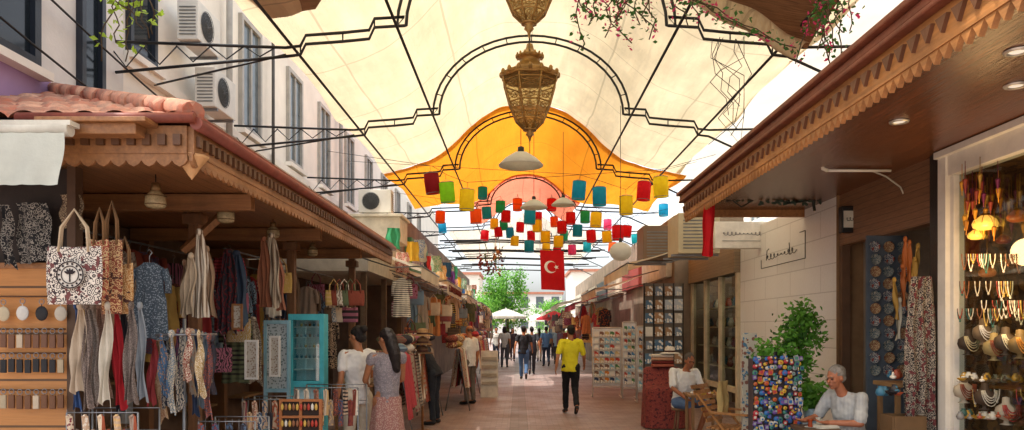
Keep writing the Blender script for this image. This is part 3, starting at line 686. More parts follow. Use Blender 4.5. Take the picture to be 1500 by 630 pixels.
table((-2.35,11.2,0),.6,1.4,.9,'wooden stall table with folded textiles behind the two women')
for s in range(4):
    for k in range(6):
        c=R.choice(FB);folded((-2.35+R.uniform(-.02,.02),10.75+s*.33,.9+k*.075),.42,.22,.07,fabric(c),CN[c]+' folded textile stacked behind the two women','folded textiles behind the women',R.uniform(-.08,.08))
def hat(loc,c,label,group,tilt=0):
    t=thing('straw_hat',label,'hat',loc,0,group)
    MB().lathe([(.001,.11),(.06,.105),(.085,.08),(.09,.01),(.15,0),(.18,-.015),(.15,-.008),(.088,.0)],n=24).build('straw_body',M(c,.85,.2,20,.5),t)
    MB().lathe([(.0915,.012),(.0905,.04)],n=24).build('band',M('#4a2a22',.8),t)
tt=thing('hat_stand','tall wooden post stand carrying straw hats at left','display stand',(-1.55,11.9,0))
MB().tube([(0,0,0),(0,0,1.62)],.02,8).build('pole',fmat,tt)
MB().lathe([(.001,.05),(.2,.04),(.22,0)],n=16).build('foot',fmat,tt)
hat((-1.55,11.9,1.58),'#a9835a','tan straw hat on top of the hat stand','straw hats on the hat stand')
hat((-1.55,11.9,1.44),'#8a6a48','brown straw hat second on the hat stand','straw hats on the hat stand')
hat((-1.55,11.9,1.3),'#6d4f38','dark straw hat lowest on the hat stand','straw hats on the hat stand')
t=thing('sandwich_board','white slatted sign board on the left side of the street','sign',(P(717,0,18.2).x,18.2,0))
for s in (-1,1): MB().box((0,s*.12,.56),(.42,.02,1.15),0,0,Matrix.Rotation(s*.1,4,'X')).build('panel',M('#d3cdc0',.6,.2),t)
for z in (.3,.5,.7,.9): MB().bx((-.18,-.2+z*.06,z),(.18,-.155+z*.06,z+.08)).build('slat',M('#aea492',.6),t)
# ================================================================ RIGHT ROOF
RX=2.34
t=thing('shop_roof','brown wooden roof with zigzag carved eave over right shop','roof',(RX,10.4,3.25))
honey=oldwood('#aa723e','honey fascia')
w=MB();w.bx((-.02,-9,0),(.03,0,.2));w.bx((.03,-.05,.0),(4.2,.0,.3));w.build('fascia',honey,t)
w=MB()
for i in range(90):
    y=-i*.1;w.prism([(0,.0),(-.05,-.075),(-.1,0)],lambda a,b_:(-.012,y+a,b_+.0),lambda a,b_:(.022,y+a,b_+.0))
w.build('zigzag_edge',honey,t)
w=MB()
for i in range(60):
    y=-i*.15;w.prism([(-.02,.145),(-.075,.055),(-.13,.145)],lambda a,b_:(-.045,y+a,b_),lambda a,b_:(-.02,y+a,b_))
w.build('carved_triangles',M('#65402a',.5,.2),t)
w=MB();w.bx((-.09,-9,.2),(.03,.03,.235)).bx((-.12,-9,.3),(.03,.05,.345)).bx((-.075,-9,.235),(.03,.04,.3))
w.build('cornice',M('#74402d',.5,.3,6,name='cornice paint'),t,bevel=.012)
MB().bx((.03,-9,.1),(1.75,-.05,.13)).build('soffit',planks('#74482e','X',.1,.22,.3,'soffit boards dark'),t)
MB().add([(-.05,-9,.35),(4.2,-9,1.5),(4.2,0,1.5),(-.05,0,.35)],[(0,1,2,3)]).build('roof_deck',M('#8a5a40',.8),t)
def spot(px,py):
    z=3.345;Y=(z-H)*F/(CY-py);x=(px-CX)/F*Y
    t=thing('recessed_spotlight','round recessed ceiling spotlight in the right wooden soffit','light',(x,Y,z),0,'recessed spotlights in the right soffit')
    MB().lathe([(.075,0),(.07,-.012),(.05,-.01),(.045,.0)],n=24).build('rim',M('#c9c4b8',.3,metal=.6),t)
    MB().lathe([(.046,-.003),(.001,-.003)],n=24).build('lens',M('#f2ead6',.3,.02,emit=.6),t)
    sp=bpy.data.lights.new('spotlight_bulb','SPOT');sp.energy=30;sp.spot_size=2.3;sp.spot_blend=.8;sp.color=(1,.88,.7);sp.shadow_soft_size=.05
    so_=bpy.data.objects.new('spotlight_bulb',sp);so_.location=(x,Y,z-.03);C.objects.link(so_)
spot(1317,178);spot(1490,75);spot(1488,125)
BX=4.0
blk=bricks('#f1efea','#e9e7e1','#c9c6c0','YZ',1.1,.36,.008,.5,blot=.1)
t=thing('block_wall','white block wall with a small dark framed script sign on the right','wall',(BX,9.25,0))
MB().bx((0,0,0),(.3,4.1,3.4)).build('wall_blocks',blk,t)
MB().bx((-.03,-.02,0),(.3,0.0,3.4)).build('corner_trim',M('#8c6a48',.6),t)
w=MB();zc0=2.82
w.tube([(-.05,.95,zc0+.22),(-.05,.95,zc0-.16),(-.05,2.8,zc0-.16),(-.05,2.8,zc0-.02)],.007,5)
w.tube([(-.05,.95,zc0+.22),(-.05,1.15,zc0+.22)],.007,5)
w.build('sign_frame',black,t)
w=MB();script(w,lambda a,z:(-.06,a,zc0-.01+z),2.5,1.3,8,.045,.006)
w.tube([(-.06,2.52,zc0-.05),(-.06,2.49,zc0+.1),(-.06,2.4,zc0+.12)],.007,5);w.tube([(-.06,1.5,zc0-.05),(-.06,1.53,zc0+.12)],.007,5)
w.build('script_sign',black,t)
t=thing('gift_shop','open shop entrance with brown roller shutter box on the right','shop',(BX,6.95,0))
MB().bx((.0,.16,2.72),(.12,2.28,3.38)).build('roller_shutter',planks('#876145','Z',.07,.5,.25,'shutter slats'),t)
MB().bx((1.6,.0,0),(1.7,2.3,2.9)).build('back_wall',M('#8a664a',.7,.3),t)
MB().bx((.3,2.2,0),(1.6,2.28,2.9)).build('side_wall',M('#97846f',.7,.2),t)
MB().bx((.12,.0,2.9),(1.7,2.28,2.95)).build('ceiling',M('#a59480',.7),t)
MB().bx((0,2.2,0),(.1,2.28,2.72)).build('door_jamb',M('#6a4d38',.5),t)
MB().bx((-.05,.03,0),(.13,.16,3.38)).build('dark_jamb',M('#232121',.35),t)
MB().bx((1.55,.3,1.0),(1.6,2.1,1.04)).build('shelf',fmat,t)
t=thing('display_window','white framed golden lit display window at far right','shop window',(BX,4.2,0))
wh=M('#dcd6ca',.5,.12,4,name='old white paint')
w=MB();w.bx((-.06,2.63,0),(.1,2.76,3.3));w.bx((-.02,2.57,0),(.08,2.63,3.1));w.bx((-.04,-3,3.1),(.1,2.63,3.36));w.bx((-.1,-3,3.28),(.0-.04,2.76,3.34));w.bx((-.03,-3,0),(.1,2.57,.62));w.build('frame',wh,t,bevel=.004)
MB().bx((.03,-3,.62),(.036,2.57,3.1)).build('glass',glassm('shop glass','#e8ece8',.09),t)
gold=MP('#684624','#402b17','swirl',10,'#845a28')
w=MB();w.bx((1.1,-3,.3),(1.15,2.7,3.2));w.bx((.1,2.66,.3),(1.1,2.7,3.2));w.bx((.1,-3,3.12),(1.1,2.66,3.16));w.bx((.1,-3,.56),(1.1,2.66,.62));w.build('interior',gold,t)
for z in (1.15,2.28): MB().bx((.3,-2.5,z),(1.1,2.6,z+.02)).build('shelf',M('#9a6a34',.3),t)
def inlamp(loc,r,label,c='#ffbe50',e=.9):
    t=thing('shade_lamp',label,'lamp',loc,0,'lit lamps inside the display window')
    MB().lathe([(.001,r*.75),(r*.4,r*.7),(r*.85,r*.35),(r,0),(r*.92,-r*.3),(r*.55,-r*.5),(.001,-r*.55)],n=20).build('glass_shade',M(c,.3,.35,25,.2,emit=e),t)
    MB().tube([(0,0,r*.8),(0,0,r*.8+.25)],.005,5).build('chain',M('#9a7430',.3,metal=.8),t)
    w=MB()
    for k in range(8):
        a=PI*k/4;w.tube([(r*.42*math.cos(a),r*.42*math.sin(a),r*.71),(r*.87*math.cos(a),r*.87*math.sin(a),r*.35),(r*1.02*math.cos(a),r*1.02*math.sin(a),0)],.003,4)
    w.build('ribs',M('#9a7430',.3,metal=.8),t)
    MB().lathe([(.001,r*.95),(r*.4,r*.85),(r*.45,r*.7)],n=12).build('cap',M('#9a7430',.3,metal=.8),t)
inlamp(P(1430,345,6.5),.07,'small glowing yellow shade lamp, left of the pair in the window',)
inlamp(P(1443,328,6.35),.1,'larger glowing yellow shade lamp in the display window',)
inlamp(P(1490,318,6.1),.08,'amber shade lamp nearest the right edge in the display window','#98481a',.4)
inlamp(P(1470,352,6.4),.06,'small dark red shade lamp low in the display window','#6a2412',.2)
inlamp(P(1446,400,6.5),.07,'small orange shade lamp under the upper shelf','#b0622a',.4)
pl=bpy.data.lights.new('window_lamp_light','POINT');pl.energy=12;pl.color=(1,.64,.28);pl.shadow_soft_size=.12
for q in (P(1440,372,6.3),P(1490,440,5.9)):
    po=bpy.data.objects.new('window_lamp_light',pl);po.location=q+V(-.1,-.15,.0);C.objects.link(po)
for i in range(46):
    px=1408+R.random()*92;py=256+R.random()*80;Y=6.3+R.uniform(-.15,.3)
    mb=MB().ell((0,0,0),(.02,.02,.018)).ell((0,0,-.035),(.012,.012,.016)).lathe([(.02,.0),(.008,-.07)],n=8).tube([(0,0,-.11),(0,0,.16)],.0035,4)
    tag(mb.build('tassel_ornament',M(R.choice(['#c98a22','#a86a1e','#6a2442','#b08a3a','#8a3a22']),.35,.3,metal=.3),None,P(px,py,Y)),'beaded tassel ornament hanging inside the display window','ornament','tassel ornaments inside the window')
def bust(loc,label,c='#2a2420',n='#d8d0b0',s=1.0):
    t=thing('necklace_bust',label,'display bust',loc,0,'necklace busts in the display window')
    MB().lathe([(.001,.0),(.07*s,.0),(.03*s,.02*s),(.025*s,.05*s),(.1*s,.08*s),(.12*s,.14*s),(.11*s,.2*s),(.045*s,.25*s),(.04*s,.32*s),(.001,.33*s)],n=20).build('bust_body',M(c,.6),t)
    for a_,d_,r_ in ((.06,.09,.006),(.075,.12,.005),(.085,.15,.005),(.1,.19,.004)):
        MB().tube([(s*a_*math.cos(PI*i/10),-s*(.085+.035*math.sin(PI*i/10)),s*(.24-d_*math.sin(PI*i/10))) for i in range(11)],r_,6).build('necklace',M(n,.4,.45,80),t)
for px,py,Y,c,n,l in ((1473,520,6.0,'#4a3c2c','#c8c0a0','dark bust with pale necklaces on the middle shelf'),(1494,525,5.85,'#6a5630','#b97a2a','bust with amber necklace at the right edge of window'),(1440,505,6.4,'#6f5c44','#c8c4bc','brown bust with silver necklace in the window'),(1418,520,6.6,'#3a2e22','#b8a980','small dark bust at the left side of window'),(1456,528,6.1,'#8a784c','#6a3018','tan bust with brown beads between dark busts'),(1412,590,6.5,'#a99d88','#7a3a20','white bust with beads low in the window'),(1443,600,6.3,'#4a3a2c','#c0b8a4','brown bust with pearls at the window bottom'),(1474,622,6.1,'#988c78','#8a2a20','low pale bust with red beads at bottom right')):
    bust(P(px,py,Y),l,c,n,.7)
for i in range(60):
    px=1405+(i%30)*3.2;Y=6.55-(px-1406)*.0065;c=R.choice(['#a9a290','#b8984a','#7a4a28','#2a5a52','#8a3422','#c8c0b0'])
    h_=R.uniform(.06,.15);mb=MB();mb.tube([(.022*math.cos(PI*j/8+0),-.01,-h_*math.sin(PI*j/8)) for j in range(9)],.0045,5).ell((0,-.012,-h_-.008),(.01,.007,.012))
    tag(mb.build('bead_necklace',M(c,.4,.4,60),None,P(px,R.choice([372,412,440,452,570]),Y)),'bead necklace hanging in rows inside the display window','necklace','necklaces in rows inside the window')
def trinketpile(cx,cy,n,sp,Y,label,group,cols,k_=1.0):
    for i in range(n):
        px=cx+R.uniform(-sp,sp);mb=MB();k=i%3
        if k==0: mb.lathe([(.001,.0),(.03*k_,0),(.045*k_,.03*k_),(.035*k_,.06*k_),(.02*k_,.08*k_),(.024*k_,.09*k_)],n=12)
        elif k==1: mb.lathe([(.001,0),(.025*k_,0),(.05*k_,.025*k_),(.052*k_,.03*k_),(.03*k_,.01)],n=14)
        else: mb.ell((0,0,.02*k_),(.03*k_,.03*k_,.02*k_)).ell((0,0,.05*k_),(.012*k_,.012*k_,.02*k_))
        tag(mb.build('trinket',M(R.choice(cols),.4,.2),None,P(px,cy+R.uniform(-3,3),Y+R.uniform(-.2,.2))),label,'trinket',group)
trinketpile(1450,558,40,46,6.2,'small pale trinket on the window shelf','trinkets on the window shelf',['#b8b4a4','#a9822a','#6a5a40','#c8c2b2','#4a3a20'],.7)
trinketpile(1450,612,34,44,6.2,'small trinket at the bottom of the window','trinkets at the window bottom',['#b8b4a4','#7d7a74','#90452a','#2c4c42','#a9822a'],.7)
t=thing('plate_board','tall dark board covered with round painted plates','display board',(P(1300,0,8.2).x,8.2,0))
MB().bx((-.23,0,0),(.23,.03,P(0,345,8.2).z)).build('board',M('#525b64',.6),t)
pc=MP('#25405e','#b8b2a2','ring',40,'#8a3a2c')
for r_ in range(11):
    for c_ in range(3):
        z=P(0,362+r_*18,8.2).z;x=t.location.x-.15+c_*.15
        tag(MB().lathe([(.001,.0),(.035,.002),(.056,.014),(.062,.018),(.056,.012),(.03,-.004),(.001,-.004)],n=20,T=T).build('painted_plate',[pc,MP('#7a3a22','#b8a67c','ring',44),MP('#1f4a56','#a8a090','ring',46)][(r_*2+c_)%3],None,(x+R.uniform(-.01,.01),8.185,z)),['blue','rust','teal'][(r_*2+c_)%3]+f' painted plate in the {ordw(r_+1)} row of the board','plate','painted plates on the board')
scarf(P(1352,405,6.95),S(46,6.95),S(225,6.95),MP('#17161a','#958b7e','ring',34,'#5a2024'),'long black patterned shawl hanging beside the white pillar',None,0,3,.7,False,'shawl','shawl')
scarf(P(1334,480,7.1),S(18,7.1),S(150,7.1),MP('#1f1e22','#99907f','spot',60),'narrow black dotted scarf beside the long shawl',None,0,2)
for i,(px,py) in enumerate(((1310,410),(1322,390),(1335,420),(1345,360),(1332,355),(1318,440),(1340,380),(1326,350))):
    scarf(P(px,py,7.4),.05,.4,M(['#aa843c','#a05a2a','#b8b09c'][i%3],.7),['gold','orange','ivory'][i%3]+' bead strand in the right shop entrance','bead strands in the entrance',0,1.2,.8,True,'bead_strand','beads')
table((P(1335,0,7.3).x,7.35,0),.5,.45,P(0,560,7.3).z,'wooden counter with bowls in the right shop entrance')
trinketpile(1318,556,10,24,7.3,'small bowl or jar on the entrance counter','jars on the entrance counter',['#c9a24a','#3a6f8a','#b0553a','#e8e2d2'])
for k in range(3):
    t=thing('goods_crate',['lower black crate by the shop entrance','middle brown crate by the shop entrance','upper wicker crate by the shop entrance'][k],'crate',(P(1303,0,7.2).x,6.95,.0+k*.3))
    cm=M(['#232326','#6d4a30','#6a5034'][k],.6)
    w=MB();w.bx((-.15,-.12,0),(.15,.12,.02));
    for s in (-1,1): w.bx((s*.15-.008,-.12,.02),(s*.15+.008,.12,.28)).bx((-.142,s*.12-.008,.02),(.142,s*.12+.008,.28))
    w.build('crate_body',cm,t)
trinketpile(1303,578,9,15,7.0,'small jar peeping out of the top crate','jars in the top crate',['#2a2a30','#b0553a','#c8c2b2','#3a6f8a'])
t=thing('light_box_sign','small black and white box sign above the white block wall','sign',P(1250,322,8.9))
MB().bx((-.16,-.05,-.16),(.16,.05,.16)).build('case',black,t,bevel=.01)
MB().bx((-.14,-.056,-.1),(.14,-.05,.1)).build('face',M('#c5c2b4',.5),t)
w=MB();script(w,lambda a,z:(a,-.06,z),-.11,.11,6,.022,.003);w.build('lettering',M('#2a2a2a',.6),t)
t=thing('strip_lamp','thin white strip lamp on a bracket under right soffit','lamp',P(1255,250,7.6))
MB().tube([(-.3,0,0),(.35,0,.0)],.014,8).build('tube',M('#e2e0d6',.4,.02),t)
MB().tube([(-.3,0,0),(-.35,0,.02),(-.35,0,.06)],.02,8).build('end_cap',M('#d8d4c8',.4),t)
MB().tube([(.2,.1,.02),(.35,.1,-.04),(.5,.1,-.15),(.6,.1,-.36)],.009,8).build('bracket',M('#a8a498',.4),t)
t=thing('awning_frame','folded black awning frame with foliage ornament under right eave','awning frame',P(1120,292,9.6))
w=MB();w.tube([(-.6,0,.1),(.75,0,.12)],.016,6).tube([(-.5,0,-.02),(.0,0,.06),(.3,0,-.05),(.7,0,.0)],.014,6).tube([(-.6,0,.12),(-.3,0,-.1),(0,0,.08)],.01,6).tube([(.6,0,.15),(.65,0,-.15)],.02,6)
w.build('arms',M('#1e2a26',.5),t)
w=MB()
for i in range(60):
    a=V(R.uniform(-.4,.75),R.uniform(-.05,.05),R.uniform(-.06,.06));w.ell(a,(.035,.01,.02),0,Matrix.Rotation(R.random()*6,4,'Y'),6,4)
w.build('leaf_ornament',M('#2f4238',.6),t)
t=thing('shop_sign','white shop sign board with thin dark script under right eave','sign',P(1085,345,12.3))
MB().bx((-.45,-.08,-.22),(.55,.08,.22)).build('board',M('#e4e0d6',.5),t,bevel=.01)
w=MB();script(w,lambda a,z:(a,-.09,.02+z),-.32,.4,11,.03,.004);w.tube([(-.33,-.09,-.1),(.3,-.09,-.1)],.004,4);w.build('lettering',M('#4a4c58',.6),t)
# ================================================================ RIGHT MID
t=thing('souvenir_shop','glass fronted souvenir shop beyond the white block wall','shop',(BX,13.4,0))
w=MB();
for y in (0,1.15,2.3,3.5): w.bx((-.05,y,0),(.05,y+.1,2.7))
w.bx((-.05,.1,.5),(.05,3.5,.6));w.build('frame',M('#d3c2a0',.5),t)
MB().bx((-.1,0,2.7),(.2,3.6,3.3)).build('roller_box',planks('#967e60','Z',.06,.6,.2,'roller slats'),t)
MB().bx((0,.1,.6),(.006,3.5,2.7)).build('glass',glassm('shop glass'),t)
MB().bx((.9,0,0),(1,3.6,2.9)).build('back_wall',M('#846a50',.7),t)
for z in (.9,1.3,1.7,2.1): MB().bx((.1,.1,z),(.6,3.5,z+.02)).build('shelf',M('#cfc0a0',.5),t)
cols=['#d8d4c4','#3a6f8a','#b0553a','#c9a24a','#2c4a3a','#7a2c2c','#e8e2d2']
for i in range(60):
    mb=MB();k=i%2
    if k: mb.lathe([(.001,.0),(.04,0),(.07,.05),(.05,.12),(.03,.16),(.04,.18)],n=10)
    else: mb.lathe([(.001,.0),(.001,.004),(.08,.02),(.1,.03),(.08,.01)],(0,0,.1),14,T=Matrix.Rotation(PI/2,4,'Y'))
    tag(mb.build('ceramic_vase' if k else 'ceramic_plate',M(cols[i%7],.35,.3,20),None,(BX+.2+R.uniform(0,.25),13.6+(i%15)*.22,[.92,1.32,1.72,2.12][i//15])),['ivory','blue','terracotta','gold','green','maroon','cream'][i%7]+' ceramic '+('vase' if k else 'plate')+' in the souvenir shop window','ceramic','ceramics in the souvenir shop')
t=thing('shop_row','cream shop row with boards along the far right side','shop',(3.6,17.1,0))
MB().bx((0,0,0),(1.6,30,4.3)).build('shop_body',M('#8a7a69',.8,.35,1.5),t)
for i in range(7): MB().bx((-.14,.3+i*4,2.9),(-.0,3.7+i*4,3.6)).build('sign_board',M(['#d6cdb8','#8f3a34','#c9bda4','#5c6a72','#d8d0bc','#7a5a3a','#b9b2a2'][i],.6),t)
awn('sloping_awning',3.4,2.1,14.2,18.2,3.35,2.95,cream,'cream awning nearest on the right beyond the wooden roof')
awn('sloping_awning',3.3,1.95,18.8,23,3.1,2.7,M('#e2d3b8',.85,tr=.35),'sand awning, second on the right side')
awn('sloping_awning',3.3,1.8,23.6,29,3.0,2.5,M('#982430',.85,tr=.3),'dark red awning on the right side')
awn('sloping_awning',3.3,1.6,30,37,3.2,2.7,cream,'cream awning, fourth on the right side')
awn('sloping_awning',3.3,1.4,38,48,3.3,2.6,M('#cfc5b4',.85,tr=.35),'pale awning furthest on the right side')
def parasol(loc,c,label):
    t=thing('market_parasol',label,'parasol',loc,0,'market parasols down the street')
    MB().lathe([(.001,2.75),(.6,2.55),(1.2,2.3),(1.2,2.18)],n=8,sm=False).build('canopy',M(c,.8,tr=.3),t)
    MB().tube([(0,0,0),(0,0,2.8)],.025,8).build('pole',steel,t)
    MB().lathe([(.001,.08),(.25,.07),(.28,0)],n=16).build('base',M('#6a6a68',.8),t)
parasol((-.7,40,0),'#e2ded4','white market parasol far down the street on the left')
parasol((2.2,46,0),'#b8323a','red market parasol far down the street on the right')
parasol((1.4,56,0),'#e2ded4','white market parasol at the street end')
parasol((-1.2,60,0),'#c8b48a','sand market parasol at the street end on the left')
for i in range(58):
    y=21.2+i*.38;c=R.choice(FB);x=2.6-.75*min(1,(y-18)/16)+R.uniform(-.15,.15);k=R.random()
    if k<.3: garment((x,y,R.uniform(2.1,2.5)),.36,R.uniform(.5,.9),fabric(c),CN[c]+' garment hanging along the far right stalls','garments along the far right stalls',R.uniform(-.7,.2))
    elif k<.6: scarf((x,y,R.uniform(1.8,2.5)),.24,R.uniform(.4,.8),fabric(c),CN[c]+' scarf hanging along the far right stalls','scarves along the far right stalls',R.uniform(-.7,.2))
    else: bag((x-.1,y,R.uniform(1.1,2.3)),.28,.28,fabric(c),CN[c]+' bag hanging along the far right stalls','bags along the far right stalls',R.uniform(-.7,.2),.6)
def acunit(loc,w_,h_,d_,label,rz=0,c='#d6d4cc'):
    t=thing('air_conditioner',label,'air conditioner',loc,rz,'air conditioning units')
    MB().bx((-w_/2,-d_/2,0),(w_/2,d_/2,h_)).build('case',M(c,.5,.08),t,bevel=.012)
    w=MB()
    for k in range(5): w.tube([(-w_*.12+h_*.075*(k+1)*math.cos(PI*i/12),-d_/2-.012,h_/2+h_*.075*(k+1)*math.sin(PI*i/12)) for i in range(25)],.004,4)
    for i in range(8):
        a=PI*i/8;w.tube([(-w_*.12-h_*.38*math.cos(a),-d_/2-.014,h_/2-h_*.38*math.sin(a)),(-w_*.12+h_*.38*math.cos(a),-d_/2-.014,h_/2+h_*.38*math.sin(a))],.003,4)
    w.build('fan_grille',M('#5a5c5c',.5),t)
    MB().lathe([(.001,0),(h_*.36,0)],(-w_*.12,-d_/2-.004,h_/2),20,T=T).build('fan_opening',M('#3a3c3e',.6),t)
    w=MB()
    for i in range(9): w.bx((w_/2,-d_*.38,h_*.12+i*h_*.085),(w_/2+.008,d_*.38,h_*.15+i*h_*.085)).bx((-w_/2-.008,-d_*.38,h_*.12+i*h_*.085),(-w_/2,d_*.38,h_*.15+i*h_*.085))
    w.build('louvres',M('#6f716f',.5),t)
    MB().bx((-w_*.4,-d_/2,-.04),(-w_*.36,d_/2+.1,-.005)).bx((w_*.36,-d_/2,-.04),(w_*.4,d_/2+.1,-.005)).build('bracket',steel,t)
    return t
acunit((WX+.3,9.95,P(0,62,9.7).z),.7,.52,.28,'white air conditioner on the left facade at the top',PI/2)
acunit((WX+.3,10.5,P(0,158,10.2).z),.74,.54,.28,'white air conditioner on the left facade below the first',PI/2)
acunit((P(551,0,15.5).x,15.5,P(0,313,15.5).z),.68,.48,.3,'white air conditioner on top of the cream kiosk',0)
tag(MB().bx((-.55,-.5,0),(.55,.5,.5)).bx((-.6,-.55,.5),(.6,.55,.56)).build('roof_box',M('#cec6b4',.7),None,(P(551,0,15.5).x,15.7,P(0,313,15.5).z-.61),bevel=.01),'cream box carrying an air conditioner above left kiosk','box')
acunit((P(1015,0,13.2).x,13.2,P(0,375,13.2).z),.9,.7,.72,'beige slatted air conditioner under the red banner',PI/2,'#bbae8f')
acunit((P(955,0,15.5).x,15.2,P(0,386,15.5).z),.8,.7,.6,'brown cased air conditioner left of the slatted one',PI/2,'#725a46')
def rack(px,py,w_,ht,label,cols_,rows,desc):
    Y=F*H/(py-CY);x=(px-CX)/F*Y;h=ht/F*Y;ww=w_/F*Y
    t=thing('postcard_rack',label,'rack',(x,Y,0),0,'postcard racks on the right')
    w=MB()
    for s in (-1,1): w.tube([(s*ww/2,0,0),(s*ww/2,0,h)],.014,6).tube([(s*ww/2,0,.02),(s*ww/2,.35,.02)],.014,6)
    w.tube([(-ww/2,0,h),(ww/2,0,h)],.014,6).tube([(-ww/2,0,.25),(ww/2,0,.25)],.012,6)
    w.build('frame',white,t)
    MB().bx((-ww/2+.015,.012,.28),(ww/2-.015,.02,h-.02)).build('back_panel',M('#f4f3ee',.6),t)
    cw=(ww-.06)/cols_;ch=(h-.42)/rows
    for r_ in range(rows):
        MB().bx((-ww/2+.02,-.035,.36+r_*ch-.02),(ww/2-.02,.012,.36+r_*ch-.008)).build('ledge',white,t)
        for c_ in range(cols_):
            cc_=R.choice(['#4d8fbe','#d9c28a','#c04a3a','#f0ece2','#5a8a5a','#3a4a6a','#d88a3a','#8fc8dc','#8a6a5a'])
            tag(MB().box((0,0,0),(cw*.82,.006,ch*.78),0,0,Matrix.Rotation(-.12,4,'X')).build('postcard',MP(cc_,'#f4eee0','spot',R.choice([12,20])),None,(x-ww/2+.03+cw*(c_+.5),Y-.02,.36+r_*ch+ch*.4)),f'small picture card in the {desc}, {ordw(rows-r_)} row down','postcard','postcards in the racks')
rack(889,582,42,102,'white postcard rack standing nearest on the right side',5,8,'widest rack')
rack(922,584,20,112,'tall narrow white postcard rack, second on the right',3,9,'narrow rack')
rack(944,590,21,112,'white postcard rack just left of the dark red cloth',3,8,'third rack')
t=thing('grid_display','black grid board of framed pictures on the right','display board',(P(972,0,15.9).x,15.9,0))
hh=P(0,415,15.9).z
w=MB()
for i in range(5): w.tube([(-.42+i*.21,0,0),(-.42+i*.21,0,hh)],.01,5)
for i in range(9): w.tube([(-.42,0,.1+i*.29),(.42,0,.1+i*.29)],.008,5)
w.build('grid',black,t)
MB().bx((-.43,.03,0),(.43,.05,hh)).build('back_board',M('#7a6e62',.7),t)
for r_ in range(6):
    for c_ in range(4):
        cc_=R.choice(['#e8e4d8','#c9d0d4','#b8906a','#8a9aaa','#d9d2c0','#5f7f9a'])
        s1=R.uniform(.75,1.05)
        tag(MB().bx((-.09*s1,-.012,-.12*s1),(.09*s1,.0,.12*s1)).build('picture_card',MP(cc_,'#efeade','spot',14),None,(t.location.x-.315+c_*.21,15.88,hh-.17-r_*.29)),f'picture card on the black grid board, {ordw(r_+1)} row down','picture','pictures on the grid board')
t=thing('draped_armchair','dark red patterned cloth draped over an armchair behind seated man','armchair',(P(972,0,12.6).x,12.6,0))
def bale(u,v):
    a=2*PI*u;sq=lambda c:math.copysign(abs(c)**.6,c)
    cx,cy=sq(math.cos(a)),sq(math.sin(a))
    tz=.72+.32*(1 if cy>.1 else max(0,cy*3+.7))
    if v<.3: k=v/.3;return (.33*k*cx,.28*k*cy,(.72+.32*(1/(1+math.exp(-12*(cy*k-.2)))))-.02*k)
    k=(v-.3)/.7;z0=.7+.32*(1/(1+math.exp(-12*(cy-.2))));r=1+.1*k+.04*k*math.sin(a*11)
    return (.33*r*cx,.28*r*cy,z0*(1-k)+.02*k)
MB().grid(bale,72,22).build('drape',MP('#702626','#8f4234','ring',34,'#4a181a'),t)
for i in range(4):
    folded((P(972,0,12.6).x,12.72,1.03+i*.055),.36,.14,.05,M(['#a85a45','#6a241e','#b98a6a','#c8bba8'][i],.9),['salmon','maroon','peach','ivory'][i]+' folded cloth on top of the dark red armchair','folded cloths on the red armchair',R.uniform(-.1,.1))
hat((P(983,0,12.6).x,12.7,1.27),'#d0c6b6','ivory sun hat on top of the red armchair',None)
t=thing('deck_chair','wooden slatted deck chair beside the magnet stand','chair',(P(1070,0,9.6).x,9.6,0),.9)
dw=oldwood('#b07a44','deck chair wood','Z',.25)
for s in (-1,1):
    MB().tube([(s*.27,-.35,0),(s*.27,.35,.85)],.018,6,0,False).build('side_rail',dw,t)
    MB().tube([(s*.25,.35,0),(s*.25,-.3,.5)],.018,6,0,False).build('leg',dw,t)
    MB().bx((s*.29-.03,-.35,.6),(s*.29+.03,.15,.625)).build('armrest',dw,t)
w=MB()
for i in range(8): w.bx((-.25,-.28+i*.065,.40),(.25,-.235+i*.065,.42))
w.build('seat',dw,t)
w=MB()
for i in range(7): w.box((0,.22+i*.035,.5+i*.07),(.5,.015,.05),0,0,Matrix.Rotation(-.35,4,'X'))
w.build('backrest',dw,t)
scarf((t.location.x-.05,t.location.y+.12,1.0),.34,.42,M('#c8ad72',.9),'mustard cloth draped over the deck chair back',None,.9,2,.95,False,'draped_cloth','cloth')
table((P(1030,0,11).x,11.0,0),.5,.5,.72,'low wooden tray table between the two seated men')
trinketpile(1030,580,12,20,11,'small dish on the low tray table','dishes on the tray table',['#e8e2d2','#b0553a','#c9a24a','#7a5a3a'])
t=thing('magnet_stand','black wire spinner stand covered with round magnets','stand',(P(1136,0,7.9).x,7.9,0))
w=MB();w.tube([(0,0,0),(0,0,P(0,515,7.9).z)],.02,8)
zt=P(0,522,7.9).z
for z in (zt,zt-.25,zt-.5,zt-.75): w.tube([(-.25,-.05,z),(.25,-.05,z)],.006,5)
for x in (-.25,-.08,.08,.25): w.tube([(x,-.05,.25),(x,-.05,zt)],.006,5)
w.build('wire_frame',black,t)
MB().bx((-.23,-.02,.25),(.23,.2,zt-.03)).build('core_panel',M('#4a3f43',.7),t)
MB().lathe([(.001,.04),(.25,.03),(.27,0)],n=18).build('foot',black,t)
mc=['#2f6aa8','#a8323a','#c0a23a','#3f7a6b','#6a4f90','#bcb6a8','#b0602a','#1f3a6a','#8a9094']
